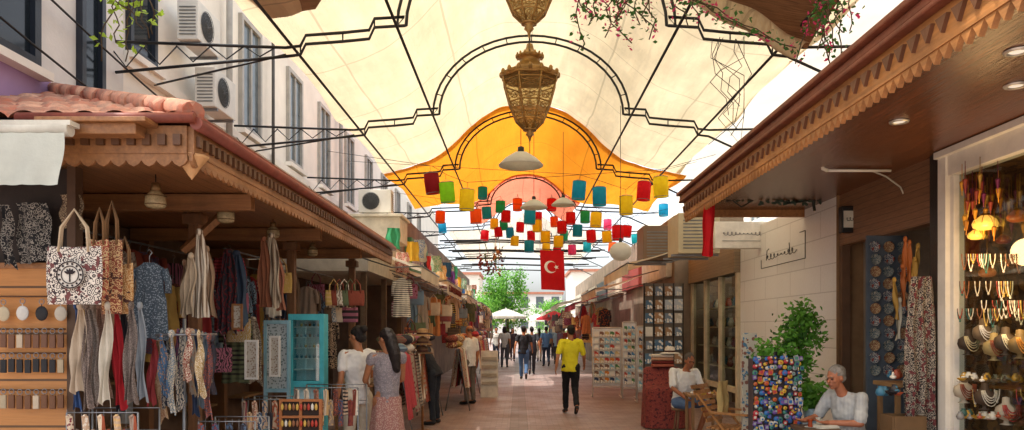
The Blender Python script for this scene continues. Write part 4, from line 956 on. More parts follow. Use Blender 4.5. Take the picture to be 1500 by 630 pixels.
for r_ in range(16):
    for c_ in range(10):
        c=R.randrange(9);z=zt-.02-r_*.052+R.uniform(-.02,.02);mb=MB();kk=R.random();q=R.uniform(.7,1.05)
        if kk<.4: mb.lathe([(.001,.012),(.022*q,.012),(.03*q,.006),(.031*q,0)],n=12,T=T).lathe([(.001,.014),(.012*q,.0135)],n=10,T=T,mi=1)
        elif kk<.7: mb.box((0,-.006,0),(.05*q,.01,.06*q),0,0,Matrix.Rotation(R.uniform(-.3,.3),4,'Y')).box((0,-.013,0),(.03*q,.003,.03*q),1)
        else: mb.ell((0,-.01,0),(.03*q,.014,.026*q)).ell((.012,-.02,.01),(.012,.008,.012),1)
        tag(mb.build('fridge_magnet',[M(mc[c],.35,.4,30),M(mc[(c+4)%9],.35)],None,(t.location.x-.235+c_*.052+R.uniform(-.015,.015),t.location.y-.055-R.uniform(0,.03),z)),['blue','red','yellow','green','purple','ivory','orange','navy','grey'][c]+f' magnet, {ordw(r_+1)} row of the spinner stand','magnet','magnets on the spinner stand')
rr_=thing('postcard_rack','slim rack of cards left of the leafy plant','rack',(P(1098,0,9.2).x,9.2,0))
MB().bx((-.09,0,.3),(.09,.03,P(0,488,9.2).z)).build('back_panel',MP('#c9c2b0','#8a5a4a','spot',16,'#4a7a9a'),rr_)
MB().tube([(0,.05,0),(0,.05,1.6)],.014,6).build('pole',steel,rr_)
def leaves(mb,cs,n,sz,sp,mi=0,rr=R):
    for i in range(n):
        c=rr.choice(cs);p=Vector(c)+Vector((rr.gauss(0,1),rr.gauss(0,1),rr.gauss(0,1)))*sp
        d=Vector((rr.gauss(0,1),rr.gauss(0,1),rr.gauss(0,.7)-.2)).normalized();s=d.orthogonal().normalized()
        s.rotate(Matrix.Rotation(rr.random()*6,3,d));k=sz*rr.uniform(.6,1.2);nn=d.cross(s)
        mb.add([p,p+d*k*.5+s*k*.28+nn*k*.06,p+d*k,p+d*k*.5-s*k*.28+nn*k*.06],[(0,1,2),(0,2,3)],mi)
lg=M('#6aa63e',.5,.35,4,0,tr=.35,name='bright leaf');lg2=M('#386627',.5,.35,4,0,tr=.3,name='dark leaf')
px0=P(1160,0,8.7).x
t=thing('potted_plant','bushy green potted plant against the white block wall','plant',(px0,8.7,0))
MB().lathe([(.001,0),(.12,0),(.16,.3),(.17,.32),(.15,.33),(.14,.28),(.001,.28)],n=24).build('pot',MP('#d8d8d4','#3a5f8a','ring',12),t)
MB().tube([(0,0,.28),(.01,0,.8),(-.05,0,1.3)],.014,6).tube([(0,0,.5),(.1,0,1.0),(.08,0,1.5)],.01,6).tube([(0,0,.6),(-.2,0,1.0),(-.3,0,1.35)],.01,6).build('stem',M('#5a4a30',.8),t)
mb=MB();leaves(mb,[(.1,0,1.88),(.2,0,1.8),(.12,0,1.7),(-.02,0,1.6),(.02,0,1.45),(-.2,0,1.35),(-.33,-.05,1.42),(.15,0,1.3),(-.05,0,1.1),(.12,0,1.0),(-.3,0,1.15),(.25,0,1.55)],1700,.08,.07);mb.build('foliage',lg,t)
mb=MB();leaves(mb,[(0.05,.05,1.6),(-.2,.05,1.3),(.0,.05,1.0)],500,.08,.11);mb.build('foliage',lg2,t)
tp=thing('plant_pedestal','blue and white ceramic pedestal under small plants','pedestal',(P(1190,0,8.15).x,8.15,0))
MB().lathe([(.001,0),(.16,0),(.12,.1),(.1,.35),(.13,.55),(.18,.62),(.18,.66),(.001,.66)],n=20).build('column',MP('#d0d6da','#4a6f95','ring',12),tp)
t=thing('potted_plant','small low leafy plant on the blue white pedestal','plant',(P(1190,0,8.15).x,8.15,.66))
MB().lathe([(.001,0),(.08,0),(.11,.15),(.1,.155),(.001,.14)],n=18).build('pot',M('#8fa9b8',.4),t)
mb=MB();leaves(mb,[(0,0,.25),(.06,0,.33),(-.08,0,.3)],500,.08,.065);mb.build('foliage',lg,t)
mag=M('#cf3a74',.6,.2,4,0,tr=.4,name='bougainvillea bract')
def vine(loc,strands,label,name='flowering_vine',flow=True,sz=.06,dens=20,leafm=lg2):
    t=thing(name,label,'vine',loc);st=MB();lf=MB();fl=MB()
    for s in strands:
        st.tube(s,.006,5)
        for a,b_ in zip(s,s[1:]):
            a=Vector(a);b_=Vector(b_);n=max(1,int((b_-a).length*dens))
            for i in range(n):
                p=a.lerp(b_,i/n);leaves(lf,[p],2,sz,.045)
                if flow and R.random()<.3: leaves(fl,[p+Vector((0,0,-.02))],5,sz*.7,.028)
    st.build('stem',M('#4a3c2a',.8),t);lf.build('foliage',leafm,t)
    if flow: fl.build('flowers',mag,t)
def strand(x,y,z,L_,dx,n=6):
    p=[(x,y,z)]
    for i in range(n): x+=dx/n+R.uniform(-.05,.05);y+=R.uniform(-.04,.04);z-=L_/n*(1+.3*R.uniform(-1,1));p.append((x,y,z))
    return p
o=P(930,-20,6.7)
vine(o,[strand(R.uniform(-.55,.45),R.uniform(-.3,.3),.0,R.uniform(.25,.56),R.uniform(-.15,.3)) for _ in range(18)]+[strand(.3,0,0,.5,.9,8),strand(.5,0,-.1,.45,.8,8)],'magenta flowering vine hanging from above right of the top lantern',dens=26)
o=P(1225,10,6.6)
vine(o,[strand(R.uniform(-.15,.2),R.uniform(-.2,.2),.15,R.uniform(.3,.6),R.uniform(-.1,.1)) for _ in range(12)],'magenta flowering vine over the right gutter')
o=P(190,-30,6.4)
vine(o,[strand(R.uniform(-.15,.15),R.uniform(-.1,.1),0,R.uniform(.4,.8),R.uniform(-.1,.12),7) for _ in range(6)]+[strand(-.35,0,0,.3,.3)],'thin yellow green creeper hanging over the left tiled roof','creeper',False,.085,14,M('#a3c444',.5,.3,4,0,tr=.5,name='lime leaf'))
o=P(1065,70,8.4)
w=MB()
for i in range(6):
    q=[(R.uniform(-.15,.15)+.1*math.sin(j*1.3+i),R.uniform(-.1,.1),-.22*j*(.7+.08*i)+.1) for j in range(6)];w.tube(q,.0045,5)
w.tube([(.1,0,.1),(.28,0,-.3),(.1,0,-.55),(-.1,0,-.8),(.15,0,-1.1),(.2,0,-.7)],.005,5)
tag(w.build('cable_tangle',black,None,o),'tangle of thin dark cables hanging at the right arch ends','cables')
def tree(loc,h,r,n,label,sz=.16):
    t=thing('street_tree',label,'tree',loc)
    MB().tube([(0,0,0),(.08,0,h*.3),(-.05,0,h*.6),(0,0,h*.85)],[.14,.1,.07,.03],9).tube([(.05,0,h*.4),(r*.5,.2,h*.75)],[.07,.02],6).tube([(.0,0,h*.45),(-r*.5,-.1,h*.8)],[.07,.02],6).build('trunk',M('#5d4c3c',.9),t)
    cs=[(R.gauss(0,r*.42),R.gauss(0,r*.4),h*.68+R.gauss(0,h*.14)) for _ in range(34)]
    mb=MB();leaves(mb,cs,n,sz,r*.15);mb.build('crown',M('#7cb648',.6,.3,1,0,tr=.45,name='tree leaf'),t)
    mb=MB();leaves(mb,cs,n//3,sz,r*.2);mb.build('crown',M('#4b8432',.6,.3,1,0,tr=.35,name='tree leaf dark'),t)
tree(((742-CX)/F*41,41,0),5.2,1.3,4200,'leafy green street tree standing left of the flag',.15)
tree((-2.3,50,0),4.2,1.5,3000,'green tree further down the street on the left',.2)
tree((2.8,64,0),4.2,1.6,2500,'green tree at the far right end of the street',.2)
# ================================================================ LANTERNS
LC={'red':'#e22434','darkred':'#a0242e','green':'#a6ea38','yellow':'#ffe434','blue':'#28b0d4','teal':'#28b8be','orange':'#ff762a','pink':'#f05a8a','mint':'#30c48e'}
LN=[(633,269,'darkred',22),(655,282,'green',22),(684,293,'yellow',23),(707,283,'blue',15),(697,317,'orange',18),(733,303,'mint',14),(645,318,'orange',14),(648,334,'blue',12),(741,317,'red',13),(713,312,'blue',13),(776,318,'blue',18),(848,279,'blue',20),(878,288,'blue',20),(943,280,'red',20),(968,274,'yellow',21),(917,301,'yellow',20),(787,331,'yellow',13),(799,347,'yellow',14),(778,346,'red',12),(775,361,'blue',14),(747,341,'blue',12),(823,333,'red',15),(836,320,'red',15),(846,338,'blue',14),(873,322,'yellow',17),(866,346,'red',14),(905,341,'red',16),(889,347,'yellow',13),(918,339,'red',14),(972,308,'blue',15),(818,354,'yellow',14),(800,364,'yellow',12),(724,328,'yellow',11),(754,353,'yellow',11),(816,370,'red',11),(730,340,'red',12),(808,300,'red',15),(758,300,'orange',14),(826,345,'mint',12),(762,333,'red',12),(738,330,'mint',11),(860,362,'teal',11),(890,329,'pink',12),(931,350,'teal',12),(788,318,'red',12),(812,325,'orange',12),(857,318,'mint',13),(710,345,'red',11),(838,366,'pink',11),(897,362,'orange',11)]
rows=[12.4,13.7,16.2,19.4,23.0]
byrow={r:[] for r in rows}
LM={k:M(c,.7,.1,12,.2,60,tr=.7,name='lantern '+k) for k,c in LC.items()}
for (px,py,c,w_) in LN:
    Y=min(rows,key=lambda r:abs(r-272/w_));p=P(px,py,Y);r_=.125;h_=.33 if w_>18 else .3
    nm={'mint':'green','green':'lime green','darkred':'dark red'}.get(c,c)
    t=thing('fabric_lantern',f'{nm} cylinder cloth lantern hanging over the street','lantern',p,R.random(),'coloured cloth lanterns over the street')
    t.rotation_euler.x=R.uniform(-.08,.08);t.rotation_euler.y=R.uniform(-.1,.1)
    MB().lathe([(r_*.9,-h_/2),(r_,-h_/2+.01),(r_*1.02,0),(r_,h_/2-.01),(r_*.9,h_/2)],n=18).build('cloth_shade',LM[c],t)
    w=MB()
    for z in (-h_/2,h_/2): w.tube([(r_*math.cos(PI*i/9),r_*math.sin(PI*i/9),z) for i in range(19)],.005,4)
    w.tube([(-r_,0,h_/2),(0,0,h_/2+.05),(r_,0,h_/2)],.003,4);w.build('wire_ring',steel,t)
    MB().tube([(0,0,h_/2+.05),(0,0,h_/2+.13)],.003,4).build('cord',black,t)
    byrow[Y].append(p+V(0,0,h_/2+.13))
for k,(Y,ps) in enumerate(byrow.items()):
    ps.sort(key=lambda p:p.x)
    pts=[V(-3.2 if Y<16 else -2.8,Y,ps[0].z+.25)]+ps+[V(3.3,Y,ps[-1].z+.25)]
    o0=pts[0];tag(MB().tube([p-o0 for p in pts],.004,4).build('lantern_cable',black,None,o0),'thin cable carrying cloth lanterns, '+['nearest','second','middle','fourth','furthest'][k]+' one','cable','cables carrying the lanterns')
brass=M('#93713b',.4,.4,12,.4,40,metal=.5,name='old brass');amber=frosted('amber glass','#fff2cf',.45)
def brasslamp(loc,s,label,chain):
    t=thing('brass_lantern',label,'lantern',loc,0,'ornate brass lanterns');
    prof=[(.07,.0),(.17,.1),(.255,.3),(.325,.54),(.33,.6)]
    n=8
    MB().lathe([(r*.95*s,z*s) for r,z in prof],n=n,sm=False).build('glass_body',amber,t)
    vv=lambda j,r,z:V(r*s*math.cos(2*PI*(j+.5)/n),r*s*math.sin(2*PI*(j+.5)/n),z*s)
    w=MB()
    for j in range(n): w.tube([vv(j,r,z) for r,z in prof],.012*s,5)
    for r,z in prof: w.tube([vv(j,r,z) for j in range(n+1)],.009*s if z not in(.6,.0) else .018*s,5)
    w.build('cage',brass,t)
    w=MB()
    for j in range(n):
        for (r0,z0),(r1,z1) in zip(prof,prof[1:]):
            if z1-z0<.08: continue
            a,b_,c,d=vv(j,r0,z0),vv(j+1,r0,z0),vv(j+1,r1,z1),vv(j,r1,z1)
            sub=2 if z1-z0>.15 else 1
            for q in range(sub):
                a2,b2=a.lerp(d,q/sub),b_.lerp(c,q/sub);d2,c2=a.lerp(d,(q+1)/sub),b_.lerp(c,(q+1)/sub)
                m=(a2+b2+c2+d2)/4;ux=(b2-a2+c2-d2)/4;uz=(c2+d2-a2-b2)/4
                w.tube([m+ux*.55*math.cos(PI*i/6)+uz*.6*math.sin(PI*i/6) for i in range(13)],.0045*s,4)
                for sx_ in (-1,1):
                    for sz_ in (-1,1):
                        w.tube([m+ux*sx_*.95+uz*sz_*.95,m+ux*sx_*.75+uz*sz_*.45,m+ux*sx_*.3+uz*sz_*.2,m],.0045*s,4)
    w.build('filigree',brass,t)
    MB().lathe([(.325*s,.6*s),(.35*s,.63*s),(.3*s,.66*s),(.2*s,.71*s),(.15*s,.76*s),(.1*s,.8*s),(.13*s,.83*s),(.17*s,.85*s),(.1*s,.89*s),(.05*s,.94*s),(.035*s,1.0*s),(.001,1.02*s)],n=16,sm=True).build('cap',brass,t)
    w=MB()
    for j in range(16):
        a=2*PI*j/16;w.ell((.335*s*math.cos(a),.335*s*math.sin(a),.64*s),(.025*s,.025*s,.04*s),0,None,6,5)
        w.ell((.155*s*math.cos(a),.155*s*math.sin(a),.86*s),(.014*s,.014*s,.03*s),0,None,6,5)
    w.build('crown_beads',brass,t)
    MB().ell((0,0,.3*s),(.03*s,.03*s,.05*s)).tube([(0,0,.34*s),(0,0,.6*s)],.008*s,6).build('bulb_holder',M('#d8cfb8',.5),t)
    MB().lathe([(.07*s,.0),(.035*s,-.03*s),(.05*s,-.06*s),(.02*s,-.09*s),(.008*s,-.14*s),(.001,-.16*s)],n=12).build('finial',brass,t)
    MB().tube([(0,0,-.16*s),(0,0,-.28*s)],.004,5).build('tassel_cord',black,t)
    MB().tube([(0,0,1.0*s),(0,0,1.0*s+chain)],.008,6).build('chain',black,t)
z0=P(776,190,8.5).z
brasslamp(V(P(776,0,8.5).x,8.5,z0),.98,'ornate brass lantern with eight sided glass, the lower full one',6.2-z0-1.0)
z1=P(775,34,6.3).z
brasslamp(V(P(775,0,6.3).x,6.3,z1),.85,'ornate brass lantern cut off by the top of the picture',6.3-z1-.87)
def dome(px,py,Y,r,label,globe=False):
    p=P(px,py,Y);t=thing('dome_lamp',label,'lamp',p,0,'white dome lamps over the street')
    gm=M('#e4e3da',.35,.08,6,.05,tr=.45,name='milk glass')
    if globe: MB().ell((0,0,-r*.4),(r,r,r*.85),nu=20,nv=12).build('glass_globe',gm,t)
    else:
        MB().lathe([(.001,r*.62),(r*.3,r*.55),(r*.7,r*.3),(r,0),(r*.98,-.015),(r*.66,r*.25),(r*.28,r*.5)],n=28).build('shade',gm,t)
    MB().lathe([(.001,r*.85),(r*.14,r*.8),(r*.16,r*.55 if not globe else r*.4)],n=14).build('cap',black,t)
    MB().tube([(0,0,r*.8),(0,0,5.3-p.z)],.005,5).build('cord',black,t)
dome(763,242,10.2,.31,'large white dome lamp directly below the brass lantern')
dome(782,304,13,.24,'white dome lamp left of the pair at mid height')
dome(825,300,13.6,.22,'white dome lamp right of the pair at mid height')
dome(909,362,12,.18,'round white globe lamp near the right awnings',True)
redm=M('#d0141e',.8,.08,6,.2,60,tr=.3,name='flag red');flagw=M('#f4f2ee',.8,.03)
Yf=17.;p=P(791,366,Yf);fw_,fh_=S(35,Yf),S(58,Yf)
t=thing('national_flag','red flag with white crescent and star over the street','flag',p)
def fy(u,v): return .03*math.sin(u*7+v*2)*(.3+v)+.02*math.sin(v*9)
def fpos(u,v,o=0): return ((u)*fw_+.03*v,fy(u,v)-o,-fh_*v-.03*u)
MB().grid(lambda u,v:fpos(u,v),20,28).build('flag_cloth',redm,t)
cu,cv_=.42,.42;ro=.26
asp=fw_/fh_
def uv(x,y): return (cu+x,cv_-y*asp)
mb=MB();n=24
a0=.55
outer=[(ro*math.cos(a0+(2*PI-2*a0)*i/n),ro*math.sin(a0+(2*PI-2*a0)*i/n)) for i in range(n+1)]
ri=.21;cx_=.065
a1=math.atan2(outer[0][1],outer[0][0]-cx_)
inner=[(cx_+ri*math.cos(a1+(2*PI-2*a1)*i/n),ri*math.sin(a1+(2*PI-2*a1)*i/n)) for i in range(n+1)]
vs=[fpos(*uv(*q),.006) for q in outer]+[fpos(*uv(*q),.006) for q in inner]
mb.add(vs,[(i,i+1,n+2+i,n+1+i) for i in range(n)]);mb.build('crescent',flagw,t)
st=[]
for i in range(10):
    rr2=.11 if i%2==0 else .045;a=PI+i*PI/5;st.append((.24+rr2*math.cos(a),rr2*math.sin(a)))
mb=MB();mb.add([fpos(*uv(.24,0),.006)]+[fpos(*uv(*q),.006) for q in st],[(0,1+i,1+(i+1)%10) for i in range(10)]);mb.build('star',flagw,t)
MB().tube([(-.1,0,.02),(fw_+.1,0,.0)],.01,6).build('rod',black,t)
MB().tube([(0,0,.02),(0,0,4.9-p.z)],.004,4).tube([(fw_,0,.0),(fw_,0,4.9-p.z)],.004,4).build('cord',black,t)
scarf(P(1040,277,9.3),S(20,9.3),S(98,9.3),M('#d01620',.8,.1,6,tr=.25),'narrow folded red banner hanging at the right eave corner',None,.2,1.5,.8,False,'red_banner','banner')
for i in range(12):
    px=702+R.random()*30;py=355+R.random()*35;c=i%4
    mb=MB()
    for j in range(9): mb.ell((R.gauss(0,.04),R.gauss(0,.04),-.03*j),(.028,.028,.025),0,None,6,4)
    mb.tube([(0,0,0),(0,0,.3)],.004,4)
    tag(mb.build('bead_bunch',M(['#8a3a34','#a8703a','#5f7a3a','#6a3a52'][c],.7),None,P(px,py,19+R.uniform(-1,1))),['red','orange','olive','purple'][c]+' hanging bunch below the lanterns at left','bunch','hanging bunches at the left')
# ================================================================ PEOPLE
def remesh(mb,vox,it=4,name='body',mat=None,disp=0,ds=9):
    me=mb.mesh(name,mat);ob=bpy.data.objects.new('tmp',me);C.objects.link(ob)
    m=ob.modifiers.new('r','REMESH');m.mode='VOXEL';m.voxel_size=vox;m.use_smooth_shade=True
    s=ob.modifiers.new('s','SMOOTH');s.factor=.5;s.iterations=it
    dg=bpy.context.evaluated_depsgraph_get();dg.update()
    nm=bpy.data.meshes.new_from_object(ob.evaluated_get(dg))
    bpy.data.objects.remove(ob)
    if disp:
        nr=[v.normal.copy() for v in nm.vertices]
        for v,n_ in zip(nm.vertices,nr):
            q=v.co;d=noise.noise(Vector((q.x*ds,q.y*ds,q.z*ds*.55)))+.5*noise.noise(q*ds*2.3)
            v.co=q+n_*d*disp
    nm.materials.clear();nm.materials.append(mat)
    nm.polygons.foreach_set('use_smooth',[True]*len(nm.polygons))
    return nm
def omesh(name,me,parent):
    me.name=name;o=bpy.data.objects.new(name,me);C.objects.link(o);o.parent=parent;return o
def etube(mb,pts,rx,ry,xa,n=16):
    pts=[Vector(p) for p in pts];xa=Vector(xa).normalized();vs=[]
    for i,p in enumerate(pts):
        t=(pts[min(i+1,len(pts)-1)]-pts[max(i-1,0)]).normalized();a=(xa-t*xa.dot(t)).normalized();b_=t.cross(a)
        for j in range(n):
            g=2*PI*j/n;vs.append(p+a*rx[i]*math.cos(g)+b_*ry[i]*math.sin(g))
    k=len(pts);fs=[(i*n+j,i*n+(j+1)%n,(i+1)*n+(j+1)%n,(i+1)*n+j) for i in range(k-1) for j in range(n)]
    fs+=[tuple(range(n))[::-1],tuple((k-1)*n+j for j in range(n))]
    mb.add(vs,fs,0,True)
def stand(**k):
    J=dict(pel=(0,0,.96),che=(0,0,1.28),nek=(0,-.01,1.47),hed=(0,.01,1.63),
      hR=(.09,0,.93),kR=(.1,.02,.5),aR=(.11,-.02,.09),hL=(-.09,0,.93),kL=(-.1,.02,.5),aL=(-.11,-.02,.09),
      sR=(.185,0,1.42),eR=(.235,-.03,1.14),wR=(.25,.03,.9),sL=(-.185,0,1.42),eL=(-.235,-.03,1.14),wL=(-.25,.03,.9))
    J.update(k);return J
def walk(f=1,**k):
    a,b_=('R','L') if f>0 else ('L','R');s=1 if f>0 else -1
    J=stand();J['k'+a]=(s*.08,.15,.52);J['a'+a]=(s*.07,.24,.1);J['k'+b_]=(-s*.09,.04,.5);J['a'+b_]=(-s*.08,-.3,.2);J['t'+b_]=(-s*.08,-.18,.05)
    J['e'+a]=(s*.26,-.12,1.17);J['w'+a]=(s*.3,-.14,.93);J['e'+b_]=(-s*.26,.0,1.15);J['w'+b_]=(-s*.29,.16,.97)
    J['pel']=(s*.015,0,.95);J['che']=(0,.01,1.28)
    J.update(k);return J
def sit(**k):
    J=dict(pel=(0,-.02,.55),che=(0,.02,.88),nek=(0,.05,1.07),hed=(0,.1,1.22),
      hR=(.1,.0,.53),kR=(.15,.44,.52),aR=(.14,.46,.09),hL=(-.1,.0,.53),kL=(-.15,.44,.52),aL=(-.16,.42,.09),
      sR=(.19,.02,1.02),eR=(.24,.1,.76),wR=(.16,.33,.7),sL=(-.19,.02,1.02),eL=(-.24,.1,.76),wL=(-.14,.34,.7))
    J.update(k);return J
def person(label,loc,rz,J,top='#ffffff',bottom='#222222',hair='#1c1612',skin='#b0744f',vox=.009,yaw=0,pitch=0,sleeve=.6,leg=1.0,skirt=None,style='short',shoe='#222222',sc=1.0,fem=False,topm=None,botm=None,hold=False):
    J={k:Vector(v) for k,v in J.items()}
    t=thing('person',label,'person',loc,rz,None);t.scale=(sc,)*3
    sk=M(skin,.5,.16,14,.15,80,name='skin tone')
    xa=(J['sR']-J['sL']).normalized();up=(J['che']-J['pel']).normalized()
    mb=MB();k_=.92 if fem else 1
    etube(mb,[J['pel']-up*.09,J['pel'],J['pel'].lerp(J['che'],.5),J['che'],J['che']+up*.12,J['che']+up*.17],[.12,.155,.13*k_,.16*k_,.13*k_,.07],[.08,.1,.09,.105,.08,.05],xa)
    mb.limb(J['sR'],.05*k_,J['sL'],.05*k_);mb.limb(J['che']+up*.12,.06,J['nek'],.055).limb(J['nek'],.052,J['hed']-V(0,.0,.03),.048)
    HT=Matrix.Translation(J['hed'])@Matrix.Rotation(yaw,4,'Z')@Matrix.Rotation(pitch,4,'X')
    H3=HT.to_3x3();h=lambda x,y,z:HT@Vector((x,y,z))
    mb.ell(h(0,-.012,.025),(.073,.09,.09),0,H3,16,12);mb.ell(h(0,.03,-.04),(.056,.055,.068),0,H3,14,10);mb.ell(h(0,.055,-.088),(.03,.025,.022),0,H3,8,6)
    mb.limb(h(0,.085,.005),.008,h(0,.107,-.028),.013);mb.ell(h(0,.078,.022),(.05,.014,.01),0,H3,10,6)
    mb.ell(h(0,.085,-.058),(.024,.01,.009),0,H3,8,6)
    for s in (-1,1): mb.ell(h(s*.074,-.005,-.008),(.011,.018,.03),0,H3,8,6);mb.ell(h(s*.04,.062,-.02),(.02,.018,.02),0,H3,8,6)
    for s in 'RL':
        mb.limb(J['s'+s],.048*k_,J['e'+s],.038*k_).limb(J['e'+s],.038*k_,J['w'+s],.026*k_)
        mb.limb(J['h'+s],.085,J['k'+s],.056).limb(J['k'+s],.056,J['a'+s],.038)
        a=J['a'+s];toe=J.get('t'+s,Vector((a.x+(.02 if s=='R' else -.02),a.y+.16,.03)))
        mb.limb(a,.038,toe,.028).limb(a+V(0,-.03,-.045),.032,toe,.028)
        w=J['w'+s];d=(w-J['e'+s]).normalized()
        sd=Vector((0,1,0));sd=(sd-d*sd.dot(d));sd=sd.normalized() if sd.length>.1 else xa
        nn=d.cross(sd)*(1 if s=='R' else -1)
        mb.limb(w,.024,w+d*.05,.022);
        for q in (-1,-.33,.33,1): mb.limb(w+d*.02+sd*q*.01,.016,w+d*.08+sd*q*.028,.0125)
        for q,l in ((-1,.05),(-.33,.068),(.33,.072),(1,.062)):
            a0=w+d*.085+sd*q*.03;a1_=a0+d*l*.55+sd*q*.003-nn*.01;a2=a1_+d*l*.4-nn*(.028 if hold else .016)
            mb.limb(a0,.0095,a1_,.0088,0,6).limb(a1_,.0088,a2,.0075,0,6)
        a0=w+d*.035+sd*.028;a1_=a0+d*.035+sd*.026-nn*.01;a2=a1_+d*.032+sd*.006-nn*.01
        mb.limb(a0,.0125,a1_,.0105,0,6).limb(a1_,.0105,a2,.0085,0,6)
    omesh('body',remesh(mb,vox,2,'body',sk),t)
    c=MB()
    hem=J['pel']-up*.04
    etube(c,[hem-up*.07,hem,J['pel']+up*.05,J['pel'].lerp(J['che'],.5),J['che'],J['che']+up*.12,J['che']+up*.165],[.172 if not fem else .15,.175 if not fem else .155,.165 if not fem else .14,.158*k_,.178*k_,.15*k_,.085],[.122,.126,.12,.116,.128,.1,.07],xa)
    c.limb(J['sR'],.06*k_,J['sL'],.06*k_)
    if sleeve>0:
        for s in 'RL':
            e=J['s'+s].lerp(J['e'+s],min(1,sleeve*1.0));c.limb(J['s'+s],.062*k_,e,.06*k_)
            if sleeve>1: c.limb(J['e'+s],.052,J['e'+s].lerp(J['w'+s],sleeve-1),.042)
    tmx=topm or M(top,.85,.08,6,.2,70)
    omesh('shirt' ,remesh(c,.011,2,'shirt',tmx,.015,11),t)
    bmx=botm or M(bottom,.85,.12,6,.2,70)
    if skirt:
        a=J['pel']+up*.02;hz=skirt
        def sf(u,v):
            g_=2*PI*u;r=.15+.09*v+.018*math.sin(g_*9)*v
            q=a.lerp(Vector((a.x,a.y,hz)),v);return (q.x+r*math.cos(g_)*1.05,q.y+r*math.sin(g_)*.85,q.z)
        MB().grid(sf,80,16).build('skirt',bmx,t)
    else:
        c=MB();etube(c,[J['pel']-up*.1,J['pel']-up*.02,J['pel']+up*.08],[.14,.162,.145],[.1,.115,.1],xa)
        for s in 'RL':
            k=J['k'+s];c.limb(J['h'+s],.1,k,.07)
            if leg>.5:
                e=k.lerp(J['a'+s],(leg-.5)*2*.93);c.limb(k,.07,e,.055)
        omesh('trousers' if leg>.5 else 'shorts',remesh(c,.012,2,'trousers',bmx,.012,10),t)
    for s in 'RL':
        a=J['a'+s];toe=J.get('t'+s,Vector((a.x+(.02 if s=='R' else -.02),a.y+.16,.03)))
        c=MB();c.limb(a+V(0,-.02,-.035),.046,toe+V(0,.01,0),.036,0,10);me=remesh(c,.012,2,'shoe',M(shoe,.6));
        for v in me.vertices: v.co.z=max(v.co.z,0.004) if not ('t'+s in J) else v.co.z
        omesh('shoe',me,t)
    c=MB();hm=M(hair,.65,.45,26,.7,120,name='hair')
    if style=='bald':
        for s in (-1,1): c.ell(h(s*.062,-.035,.01),(.02,.055,.04),0,H3)
        c.ell(h(0,-.085,.0),(.06,.02,.045),0,H3)
    else:
        c.ell(h(0,-.026,.04),(.08,.094,.09),0,H3,16,12);c.ell(h(0,-.05,.0),(.074,.06,.07),0,H3)
        if style=='long': c.limb(h(0,-.07,0),.075,h(.0,-.1,-.2),.07).limb(h(0,-.1,-.2),.07,h(0,-.1,-.36),.045)
        if style=='bun': c.ell(h(0,-.115,.075),(.045,.045,.045),0,H3);c.ell(h(0,-.075,-.03),(.06,.045,.05),0,H3)
        if style=='bob': c.limb(h(.05,-.04,0),.045,h(.055,-.03,-.11),.04).limb(h(-.05,-.04,0),.045,h(-.055,-.03,-.11),.04).limb(h(0,-.07,0),.06,h(0,-.07,-.12),.05)
    me=remesh(c,.009,1,'hair',hm,.007,40);omesh('hair',me,t)
    if vox<.0095:
        for s in (-1,1):
            MB().ell(h(s*.03,.079,.0),(.012,.008,.007),0,H3,10,6).build('eye',M('#1a1210',.3),t)
            MB().ell(h(s*.03,.088,.022),(.019,.006,.005),0,H3,8,4).build('eyebrow',hm,t)
        MB().ell(h(0,.094,-.056),(.021,.006,.005),0,H3,8,4).build('mouth',M('#7a3a32',.5),t)
    return t
def at(px,Y): return ((px-CX)/F*Y,Y,0)
def foot(px,py): Y=F*H/(py-CY);return ((px-CX)/F*Y,Y,0)
person('person in bright yellow shirt and black trousers walking away',foot(836,607),0.05,walk(-1),'#e2d72c','#18181c',vox=.009,sleeve=.8,sc=1.0,shoe='#1a1a1c',style='short',yaw=.15)
person('person in white shirt and cream trousers with dark tied hair',at(524,8.4),.75,stand(eR=(.22,.08,1.16),wR=(.14,.26,1.12),hed=(0,.02,1.62)),'#e4e1dc','#cfc2ac','#1a1210',fem=True,style='bun',sleeve=.55,yaw=.35,pitch=-.15,sc=.985,shoe='#c9b8a0')
person('person with long dark hair in grey top and pink patterned skirt',at(567,8.1),.6,stand(eL=(-.22,.1,1.16),wL=(-.12,.28,1.1),eR=(.21,.05,1.16),wR=(.12,.24,1.06),hed=(0,.03,1.62)),'#8f8b92','#b47a72','#1f1410',fem=True,style='long',sleeve=.15,yaw=.35,pitch=-.2,skirt=.12,sc=.97,topm=MP('#8d858a','#a89ea0','spot',70),botm=MP('#a8766e','#cdb0a2','spot',70),shoe='#5a3a30')
person('person in black long sleeves bending over the left stall throws',at(636,13.0),1.3,stand(che=(0,.16,1.22),nek=(0,.28,1.38),hed=(0,.36,1.5),sR=(.18,.2,1.35),sL=(-.18,.2,1.35),eR=(.22,.32,1.1),eL=(-.22,.32,1.1),wR=(.14,.5,1.0),wL=(-.14,.5,1.0)),'#22232a','#262a32','#1f1814',sleeve=1.9,pitch=-.3,sc=.97)
person('person in white shirt with shaved head behind the left throws',at(688,16.4),.9,stand(),'#e2e0da','#6b6258','#5a4a40',style='bald',sleeve=.7,pitch=-.2,sc=1.0)
person('person in black shirt and blue jeans walking down the street',foot(767,556),0,walk(-1),'#1e1f24','#48688f',vox=.011,sleeve=.6)
person('person in dark shirt and shorts right behind the jeans walker',foot(779,549),0,walk(1),'#34363e','#2c2e36',vox=.012,sleeve=.6,sc=.99)
person('person in light grey shirt left of the jeans walker',foot(739,538),0,stand(),'#a8a6a2','#4a4c54',vox=.012,sleeve=.6,sc=1.0,style='bob',fem=True)
person('person in blue shirt right of the group walking',foot(800,537),.1,walk(-1),'#5f83b0','#35425a',vox=.012,sc=1.0)
